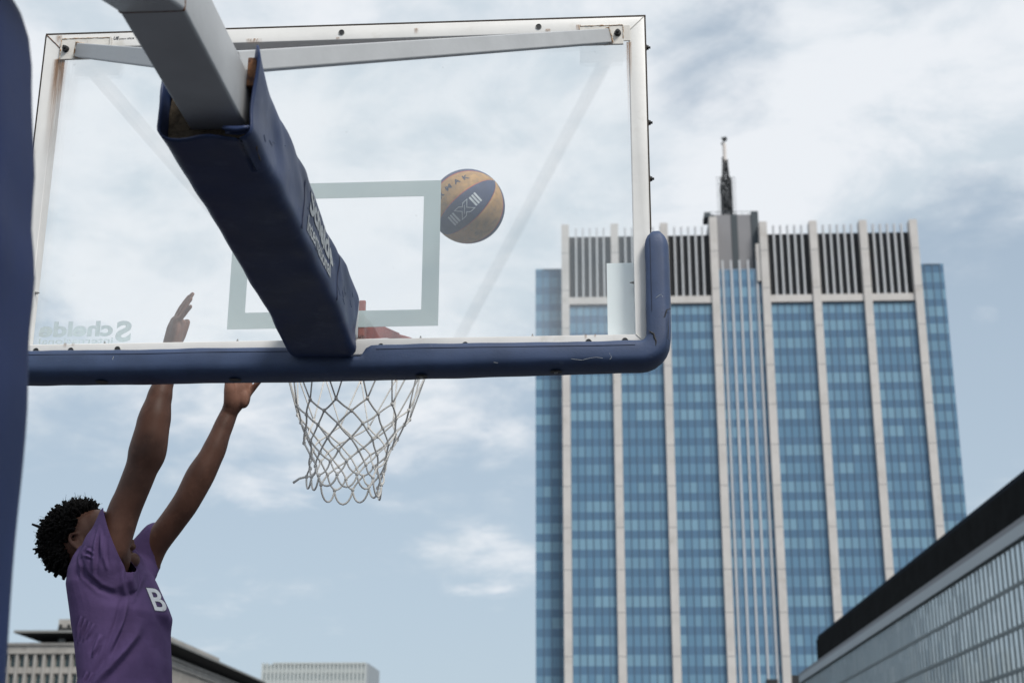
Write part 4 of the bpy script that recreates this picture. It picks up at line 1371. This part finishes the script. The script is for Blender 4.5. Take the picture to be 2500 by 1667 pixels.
# arms
def arm_limb(sh, el, wr, pts):
    P = []; R = []
    for k, (seg, f, off, r) in enumerate(pts):
        a, b = (sh, el) if seg == 0 else (el, wr)
        ax = (b - a).normalized(); sd = ax.cross(V((0, 1, 0))).normalized()    # sideways in the picture plane
        P.append(a.lerp(b, f) + sd * off); R.append(r)
    limb(bm, P, R, 26, 7)
for Y0, Y1, lst in ((4.20, 4.17, ((272, 1340, .050), (302, 1250, .047), (319, 1210, .0455), (343, 1150, .0465), (360, 1102, .0545), (376, 1028, .0480), (389, 972, .0370), (398, 938, .0310), (406, 905, .0285), (413, 868, .0280))),
                    (4.51, 4.46, ((346, 1392, .048), (380, 1328, .0405), (420, 1274, .0405), (455, 1224, .0415), (487, 1164, .0440), (519, 1106, .0370), (542, 1049, .0305), (563, 1000, .0262)))):
    n_ = len(lst)
    limb(bm, [at(x, y, Y0 + (Y1 - Y0) * math.sin(math.pi * k / (n_ - 1)) + (.0 if Y0 < 4.3 else -.06 * k / (n_ - 1))) for k, (x, y, r) in enumerate(lst)], [r for _, _, r in lst], 28, 7)


# elbow points and a little forearm muscle
ball(bm, at(350, 1042, 4.172), .022, .026, .055)
ball(bm, at(470, 1166, 4.458), .018, .024, .040)


def finger(pts, r0, r1):
    n = len(pts); limb(bm, pts, [r0 + (r1 - r0) * k / (n - 1) for k in range(n)], 12, 4)
# near (right) hand: edge-on, palm turned to the basket
limb(bm, [wr_n, at(421, 835, 4.205), at(428, 806, 4.205), at(432, 788, 4.205)], [.0275, .0275, .027, .0225], 18)
for dy, k in ((-.026, 0), (-.009, 1), (.009, 2), (.026, 3)):
    limb(bm, [at(418, 842, 4.205 + dy * .6), at(428, 810, 4.205 + dy * .9), at(431, 783, 4.205 + dy)], [.016, .016, .0125], 12)
hand_n = [  # knuckle, middle joint, end joint, tip   (pinky, ring, middle, index)
    (((431, 786), (445, 772), (456, 758), (465, 748)), -.030),
    (((431, 781), (444, 760), (456, 742), (466, 729)), -.010),
    (((430, 777), (444, 752), (458, 733), (470, 718)), .010),
    (((429, 779), (440, 756), (452, 738), (462, 724)), .030)]
for jp, dy in hand_n: finger([at(x, y, 4.205 + dy * (1 + .12 * i)) for i, (x, y) in enumerate(jp)], .0098 if dy > -.03 else .0088, .0072)
limb(bm, [at(424, 846, 4.225), at(440, 824, 4.225), at(449, 805, 4.222), at(457, 786, 4.22)], [.018, .0145, .0125, .0100], 14, 5)   # thumb
# far (left) hand: palm to the camera, behind the pad
limb(bm, [wr_f, at(575, 975, 4.44), at(584, 948, 4.44), at(589, 920, 4.44)], [.0275, .034, .036, .030], 18)
for x0, x1 in ((564, 562), (577, 580), (588, 595), (597, 607)):
    limb(bm, [at(572 + (x0 - 580) * .5, 978, 4.44), at(x0 + 4, 945, 4.44), at(x1, 918, 4.435)], [.0185, .0175, .0135], 12)
limb(bm, [at(561, 985, 4.425), at(562, 955, 4.41), at(560, 928, 4.40), at(566, 906, 4.39)], [.020, .020, .0145, .0105], 14, 5)     # thumb
for (x, y), (x1, y1), (x2, y2), (x3, y3) in (((566, 916), (570, 890), (574, 873), (577, 860)), ((582, 912), (590, 885), (595, 866), (599, 853)), ((598, 914), (609, 890), (615, 873), (620, 860)), ((607, 924), (616, 905), (622, 890), (628, 878))):
    finger([at(x, y, 4.435), at(x1, y1, 4.425), at(x2, y2, 4.405), at(x3, y3, 4.385)], .0098, .0074)
finger([at(603, 966, 4.44), at(616, 950, 4.435), at(629, 935, 4.42), at(641, 921, 4.41)], .0115, .0076)
ball(bm, at(566, 962, 4.420), .022, .022, .034)
ball(bm, at(596, 970, 4.432), .020, .022, .036)
# legs, tucked back in the jump
for s, kn, an in ((-1, V((.10, 0, -.44)), V((-.16, 0, -.82))), (1, V((.20, 0, -.40)), V((.02, 0, -.80)))):
    h = HIP + Sd * s * .085 + V((0, 0, -.05)); k = HIP + Sd * s * .10 + Fd * kn.x + V((0, 0, kn.z)); a = HIP + Sd * s * .09 + Fd * an.x + V((0, 0, an.z))
    limb(bm, [h, h.lerp(k, .5), k], [.092, .076, .056], 20)
    limb(bm, [k, k.lerp(a, .3), k.lerp(a, .75), a], [.054, .056, .038, .034], 20)
    limb(bm, [a + V((0, 0, -.01)), a + Fd * .05 + V((0, 0, -.07)), a + Fd * .13 + V((0, 0, -.11))], [.036, .036, .028], 14)
body = remeshed(bm, .0034, 9, .5)
lay = body.verts.layers.float.new('palm')
hA, hB_ = at(588, 955, 4.44), at(430, 800, 4.205)
for v in body.verts: pass
body.normal_update()
for v in body.verts:
    d = (v.co - hA).length
    if d < .12:
        along = (v.co - wr_f).dot((at(585, 930, 4.44) - wr_f).normalized())
        v[lay] = max(0, min(1, -v.normal.y * 1.6 - .1)) * max(0, min(1, along / .03))
    elif (v.co - hB_).length < .13:
        along = (v.co - wr_n).dot((at(431, 790, 4.2) - wr_n).normalized())
        v[lay] = max(0, min(1, v.normal.x * 1.5 - .2)) * max(0, min(1, along / .03)) * .8
bo = obj('body', body, M['skin'], player, smooth=True)

# eyes with dark irises
for s in (-1, 1):
    bm = bmesh.new(); ball(bm, hd(.0765, s * .0325, .013), .0135 * HS); ey = obj('eye', bm, M['eye'], player, smooth=True)
    bm = bmesh.new(); ball(bm, hd(.0845, s * .0335, .014), .0065 * HS, sub=2); obj('iris', bm, M['iris'], ey, smooth=True)
    bm = bmesh.new()
    limb(bm, [hd(.099, s * .012, .040), hd(.099, s * .030, .049), hd(.076, s * .054, .040)], [.0032, .0045, .0022], 8); obj('eyebrow', bm, M['hair'], player, smooth=True)

# hair: dense base and several hundred short twists
hr = random.Random(5)
bm = bmesh.new()
hcen = V((-.022, 0, .044))
tw = []
def scalp(d):
    """True where the twists grow (head-local direction)"""
    x, y, z = d
    if x > .30 and z < .42 + .45 * (x - .30): return False
    if x > .80: return False
    if abs(y) > .35 and z < x - .15: return False
    if x > -.38 and z < -.12: return False
    if z < -.72: return False
    return True
N = 3000
for k in range(N):
    z = 1 - 2 * (k + .5) / N; r = math.sqrt(1 - z * z); a = k * 2.399963
    d = V((r * math.cos(a), r * math.sin(a), z)) + V((hr.uniform(-1, 1), hr.uniform(-1, 1), hr.uniform(-1, 1))) * .06
    d.normalize()
    if not scalp(d): continue
    b_ = hcen + V((d.x * .080, d.y * .064, d.z * .076))
    back = max(0, -d.x)
    side = max(0, min(1, (abs(d.y) - .55) / .35)) * (1 - max(0, min(1, (d.z + .05) / .3)))
    L = (.026 + .010 * hr.random() + .006 * back + .003 * max(0, d.z)) * (1 - .5 * side)
    if hr.random() < .05: L *= 1.3
    dd = (d + V((hr.uniform(-.35, .35), hr.uniform(-.35, .35), hr.uniform(-.35, .1))) * .6).normalized()
    c1 = b_ + d * L * .5 + V((hr.uniform(-1, 1), hr.uniform(-1, 1), hr.uniform(-1, 1))) * .008
    c2 = b_ + d * L * .7 + dd * L * .35 + V((hr.uniform(-1, 1), hr.uniform(-1, 1), hr.uniform(-1, 1))) * .008
    tw.append((b_ - d * .006, c1, c2))
for a, b_, c in tw:
    r = hr.uniform(.0032, .0050)
    tube(bm, [hd(*a), hd(*a.lerp(b_, .6)), hd(*b_), hd(*b_.lerp(c, .55)), hd(*c)], [r * 1.1, r * 1.15, r, r * 1.1, r * .75], 6)
# base layer
def cap_pt(d): return hcen + V((d.x * .108, d.y * .088, d.z * .102))
ico = bmesh.new(); bmesh.ops.create_icosphere(ico, subdivisions=5, radius=1)
for f in [f for f in ico.faces if not all(scalp(v.co.normalized()) for v in f.verts)]: ico.faces.remove(f)
for v in [v for v in ico.verts if not v.link_faces]: ico.verts.remove(v)
for v in ico.verts:
    d = v.co.normalized(); e = 1.0 if not v.is_boundary else .84
    v.co = hd(*(hcen + (cap_pt(d) - hcen) * e * (1 + .05 * noise.noise(d * 14))))
me_ = bpy.data.meshes.new('q'); ico.to_mesh(me_); ico.free(); bm.from_mesh(me_); bpy.data.meshes.remove(me_)
# frizz: hair-thin stray curls that break the outline
for k in range(2600):
    a, b_, c = hr.choice(tw)
    d = (c - a).normalized(); p = c.lerp(b_, hr.random())
    q = V((hr.uniform(-1, 1), hr.uniform(-1, 1), hr.uniform(-1, 1)))
    tube(bm, [hd(*p), hd(*(p + d * .004 + q * .004)), hd(*(p + d * .007 + q * .009))], [.0006, .0005, .0004], 3, cap=False)
obj('hair', bm, M['hair'], player, smooth=True)
# short stubble fading over the temple and behind the ear
tmpb = bmesh.new(); tmpb.from_mesh(bo.data); bmesh.ops.translate(tmpb, verts=tmpb.verts, vec=base(player)); btree = BVHTree.FromBMesh(tmpb); tmpb.free()
bm = bmesh.new()
hc_w = hd(*hcen)
for k in range(5200):
    d = V((hr.uniform(-1, 1), hr.uniform(-1, 1), hr.uniform(-1, 1)))
    if d.length > 1 or d.length < .1: continue
    d.normalize()
    if scalp(d): continue
    x, y, z = d
    near_ = any(scalp((d + V(q) * .20).normalized()) for q in ((-1, 0, 0), (0, 0, 1), (-.7, 0, .7)))
    chin = x > .45 and -.95 < z < -.62 and abs(y) < .6
    side_ = abs(y) > .45 and -.30 < x < .30 and -.35 < z < .45
    if not (near_ or chin or side_): continue
    if side_ and not near_ and hr.random() < .55: continue
    wd_ = (Rh @ d).normalized()
    loc, nr, _, _ = btree.ray_cast(hc_w + wd_ * .16, -wd_)
    if loc is None or (loc - hc_w).length > .15: continue
    t_ = (nr + V((hr.uniform(-1, 1), hr.uniform(-1, 1), hr.uniform(-1, 1))) * .5).normalized()
    tube(bm, [loc - nr * .0005, loc + t_ * .0018], [.00045, .0003], 3, cap=False)
obj('stubble', bm, M['hair'], player)

# shirt: one closed volume, opened at the neck, sleeves and hem, then thinned to cloth
bm = bmesh.new()
def ring(cx, py, halfpx, wv, Yc=PY, n=40):
    c = at(cx + 1, py, Yc); hx = halfpx * .86 / 826.0
    dpt = math.sqrt(max(.004, hx * hx - (wv * math.sin(fa)) ** 2)) / math.cos(fa)
    out = []
    for k in range(n):
        t = 2 * math.pi * k / n; ct, st_ = math.cos(t), math.sin(t); ex = .88
        out.append(bm.verts.new(c + Fd * math.copysign(abs(ct) ** ex, ct) * dpt + Sd * math.copysign(abs(st_) ** ex, st_) * wv))
    return out
rr_ = [ring(268, 1336, 50, .085), ring(269, 1348, 62, .120), ring(273, 1376, 79, .160), ring(276, 1405, 96, .180), ring(281, 1440, 108, .190), ring(291, 1475, 117, .190),
       ring(297, 1500, 121, .188), ring(297, 1535, 116, .182), ring(301, 1575, 112, .178), ring(305, 1620, 110, .178), ring(308, 1667, 106, .180)]
low = at(308, 1667, PY)
def ring3(c, dpt, wv, n=40):
    return [bm.verts.new(c + Fd * math.copysign(abs(math.cos(t)) ** .88, math.cos(t)) * dpt + Sd * math.copysign(abs(math.sin(t)) ** .88, math.sin(t)) * wv) for t in (2 * math.pi * k / n for k in range(n))]
rr_ += [ring3(V((low.x + .0, PY, 1.95)), .125, .185), ring3(V((low.x + .0, PY, 1.80)), .130, .195), ring3(V((low.x, PY, 1.70)), .133, .2)]
skin(bm, rr_)
bmesh.ops.recalc_face_normals(bm, faces=bm.faces)
# near sleeve: outline from the collar up to the rim, rim cut obliquely
rimA, rimB = at(262, 1250, 4.19), at(299, 1367, 4.19)      # upper and lower end of the near sleeve rim
limb(bm, [at(262, 1412, 4.24), at(255, 1375, 4.215), at(262, 1340, 4.20), at(279, 1305, 4.19), at(296, 1262, 4.185)], [.085, .076, .069, .063, .062], 26)
limb(bm, [at(234, 1398, 4.27), at(240, 1366, 4.245), at(259, 1328, 4.215), at(273, 1296, 4.20)], [.060, .048, .040, .034], 20)
fr0, fr1 = at(320, 1340, 4.5), at(361, 1397, 4.5)
limb(bm, [at(312, 1440, 4.44), at(328, 1400, 4.48), at(352, 1360, 4.50), at(382, 1316, 4.49)], [.075, .066, .060, .054], 24)
shirt = remeshed(bm, .0040, 8, .5, 1)


def cut(bm, co, no, near, radius, ok=lambda c: True):
    """remove what lies beyond a plane, only within radius of a point"""
    vs = {v for v in bm.verts if (v.co - near).length < radius and ok(v.co)}
    fs = [f for f in bm.faces if any(v in vs for v in f.verts)]
    geom = list({v for f in fs for v in f.verts}) + list({e for f in fs for e in f.edges}) + fs
    bmesh.ops.bisect_plane(bm, geom=geom, plane_co=co, plane_no=no, clear_outer=False)
    kill = [f for f in bm.faces if (f.calc_center_median() - co).dot(no) > 1e-5 and (f.calc_center_median() - near).length < radius and ok(f.calc_center_median())]
    bmesh.ops.delete(bm, geom=kill, context='FACES')
axn = (el_n - sh_n).normalized()
rv = (rimB - rimA).normalized(); nn = rv.cross(V((0, 1, 0))).normalized()
if nn.dot(axn) < 0: nn = -nn
nmid = rimA.lerp(rimB, .5)
cut(shirt, nmid, nn, nmid + nn * .06, .125, lambda c: c.y < 4.262)
rf0, rf1 = at(354, 1305, 4.5), at(367, 1398, 4.5)
rv = (rf1 - rf0).normalized(); nf = rv.cross(V((0, 1, 0))).normalized()
if nf.dot(el_f - sh_f) < 0: nf = -nf
fmid = at(386, 1370, 4.5)
cut(shirt, fmid, nf, fmid + nf * .06, .115, lambda c: c.y > 4.43)
cut(shirt, at(255, 1247, 4.19), V((-.35, 0, 1)).normalized(), at(252, 1236, 4.19), .05, lambda c: c.y < 4.262)
# neck opening
nk0 = at(262, 1349, PY); nkn = V((-.16, 0, 1)).normalized()
cut(shirt, nk0, nkn, at(262, 1338, PY), .082)
cut(shirt, V((low.x, PY, 1.74)), V((0, 0, -1)), V((low.x, PY, 1.70)), .30)

# folds, as creases raised and sunk in the cloth (drawn on the side of the body)
folds = [  # (pixel polyline), width m, height m
    (((318, 1452), (300, 1505), (282, 1560), (268, 1605), (258, 1632)), .0050, .0060),
    (((334, 1500), (322, 1545), (300, 1585), (270, 1630), (240, 1667), (225, 1690)), .0085, .0130),
    (((312, 1400), (306, 1460), (296, 1520), (286, 1560)), .0045, .0050),
    (((318, 1370), (318, 1420), (316, 1470)), .0045, .0060), (((306, 1372), (303, 1420), (297, 1465)), .0045, .0050),
    (((342, 1400), (362, 1450), (384, 1515), (402, 1580), (412, 1640)), .0060, .0085),
    (((352, 1392), (375, 1450), (396, 1500)), .0040, .0050), (((392, 1505), (404, 1545), (411, 1590)), .0040, .0050),
    (((202, 1505), (193, 1530), (187, 1570)), .0035, .0050), (((212, 1512), (202, 1540), (194, 1565)), .0035, .0050), (((224, 1520), (212, 1548), (204, 1568)), .0035, .0045),
    (((234, 1524), (222, 1548), (214, 1562)), .0035, .0040), (((252, 1550), (238, 1580), (230, 1600)), .0045, .0060), (((246, 1572), (236, 1592), (230, 1608)), .0035, .0045),
    (((258, 1290), (248, 1340), (240, 1400), (240, 1420)), .0040, .0055), (((270, 1318), (268, 1370), (272, 1400)), .0035, .0045), (((262, 1300), (262, 1350), (262, 1388)), .0035, .0045),
    (((205, 1385), (222, 1412), (252, 1440), (290, 1452)), .0055, -.0045), (((199, 1362), (207, 1390), (204, 1420)), .0040, .0040),
    (((222, 1340), (214, 1352), (210, 1368)), .0035, .0030), (((222, 1350), (232, 1352), (246, 1362)), .0030, .0032), (((214, 1362), (230, 1366), (246, 1374)), .0030, .0030),
    (((332, 1366), (350, 1395), (362, 1420)), .0035, .0050), (((338, 1352), (356, 1380), (366, 1400)), .0030, .0045), (((345, 1340), (362, 1362), (368, 1380)), .0030, .0040),
    (((218, 1640), (208, 1660), (204, 1680)), .0035, .0045), (((230, 1642), (220, 1662), (214, 1680)), .0035, .0045),
    (((372, 1590), (384, 1640), (392, 1690)), .0070, .0050), (((352, 1570), (360, 1620), (362, 1680)), .0090, .0050)]
FS = []
for pl_, w_, h_ in folds:
    pts = [at(x, y, PY - .15) for x, y in pl_]; pts = [V((p.x, p.z)) for p in pts]
    tot = sum((b - a).length for a, b in zip(pts[:-1], pts[1:])); run = 0
    for a, b in zip(pts[:-1], pts[1:]):
        FS.append((a, b, run, tot, w_, h_)); run += (b - a).length
shirt.normal_update()
disp = {}
for v in shirt.verts:
    if v.co.z < 1.95: 
        k = .004 * noise.noise(v.co * 9); disp[v] = k; continue
    near = max(0.0, min(1.0, (PY + .10 - v.co.y) / .10))
    best = {}
    q = V((v.co.x, v.co.z)); tot = 0
    if near > 0:
        for a, b, run, T_, w_, h_ in FS:
            w_ = w_ * 1.25
            ab = b - a; f = max(0, min(1, (q - a).dot(ab) / ab.length_squared)); d = (q - a - ab * f).length
            if d < w_ * 5:
                s_ = (run + ab.length * f) / T_
                amp = h_ * max(0, math.sin(math.pi * min(1, max(0, s_)))) ** .9
                key = (T_, w_)
                val = amp * (math.exp(-(d / w_) ** 2) - .45 * math.exp(-((d - w_ * 1.9) / w_) ** 2))
                if key not in best or d < best[key][0]: best[key] = (d, val)
    n0 = .0035 * noise.noise(v.co * 6) + .0006 * noise.noise(v.co * 20)
    disp[v] = n0 + near * sum(q_[1] for q_ in best.values()) * 1.35
nrm = {v: v.normal.copy() for v in shirt.verts}
for v, k in disp.items(): v.co += nrm[v] * k
so_ = obj('t_shirt', shirt, M['shirt'], player, smooth=True)
sol = so_.modifiers.new('cloth', 'SOLIDIFY'); sol.thickness = .0007; sol.offset = -1
# chest print, laid on the cloth
dg = bpy.context.evaluated_depsgraph_get()
sb = bmesh.new(); sb.from_mesh(so_.data); bmesh.ops.translate(sb, verts=sb.verts, vec=base(player)); tree = BVHTree.FromBMesh(sb)
def quad_px(a, b):
    p00, p10, p11, p01 = (378, 1490), (411, 1494), (391, 1436), (356, 1434)
    x = (p00[0] * (1 - a) + p10[0] * a) * (1 - b) + (p01[0] * (1 - a) + p11[0] * a) * b
    y = (p00[1] * (1 - a) + p10[1] * a) * (1 - b) + (p01[1] * (1 - a) + p11[1] * a) * b
    return x, y
def on_cloth(bm, lift):
    bmesh.ops.subdivide_edges(bm, edges=[e for e in bm.edges if e.calc_length() > .1], cuts=3)
    bad = []
    for v in bm.verts:
        x, y = quad_px(v.co.x, v.co.y)
        r = ray(x, y).normalized(); loc, nr, _, _ = tree.ray_cast(CAM, r)
        if loc is None:
            bad.append(v); continue
        if nr.dot(r) > 0: nr = -nr
        v.co = loc + nr * lift
    bmesh.ops.delete(bm, geom=bad, context='VERTS')
    return bm
for body_, x0, x1, y0, y1, bold, m, lift in (('B', -.05, 1.02, -.04, 1.03, .05, 'shirt_outline', .0006), ('B', 0, .97, .01, .98, .018, 'shirt_print', .0014)):
    bm = fit_text(text_bm(body_, 1.0, bold), w=x1 - x0, h=y1 - y0)
    for v in bm.verts: v.co.x += x0; v.co.y += y0
    obj('chest_print', on_cloth(bm, lift), M[m], so_)
sb.free()
# shorts and shoes, below the picture
bm = bmesh.new()
limb(bm, [HIP + V((0, 0, -.08)), HIP + V((0, 0, .02))], [.135, .128], 24)
for s, kn in ((-1, V((.09, 0, -.40))), (1, V((.17, 0, -.36)))):
    h = HIP + Sd * s * .085 + V((0, 0, -.05)); k = HIP + Sd * s * .10 + Fd * kn.x + V((0, 0, kn.z))
    limb(bm, [h, k], [.115, .105], 20)
obj('shorts', remeshed(bm, .012, 3), M['shorts'], player, smooth=True)
for s, an in ((-1, V((-.16, 0, -.82))), (1, V((.02, 0, -.80)))):
    a = HIP + Sd * s * .09 + Fd * an.x + V((0, 0, an.z))
    bm = bmesh.new(); limb(bm, [a + V((0, 0, -.005)), a + Fd * .03 + V((0, 0, -.06)), a + Fd * .15 + V((0, 0, -.118))], [.043, .047, .036], 16)
    obj('shoe', remeshed(bm, .008, 2), M['shoe'], player, smooth=True)
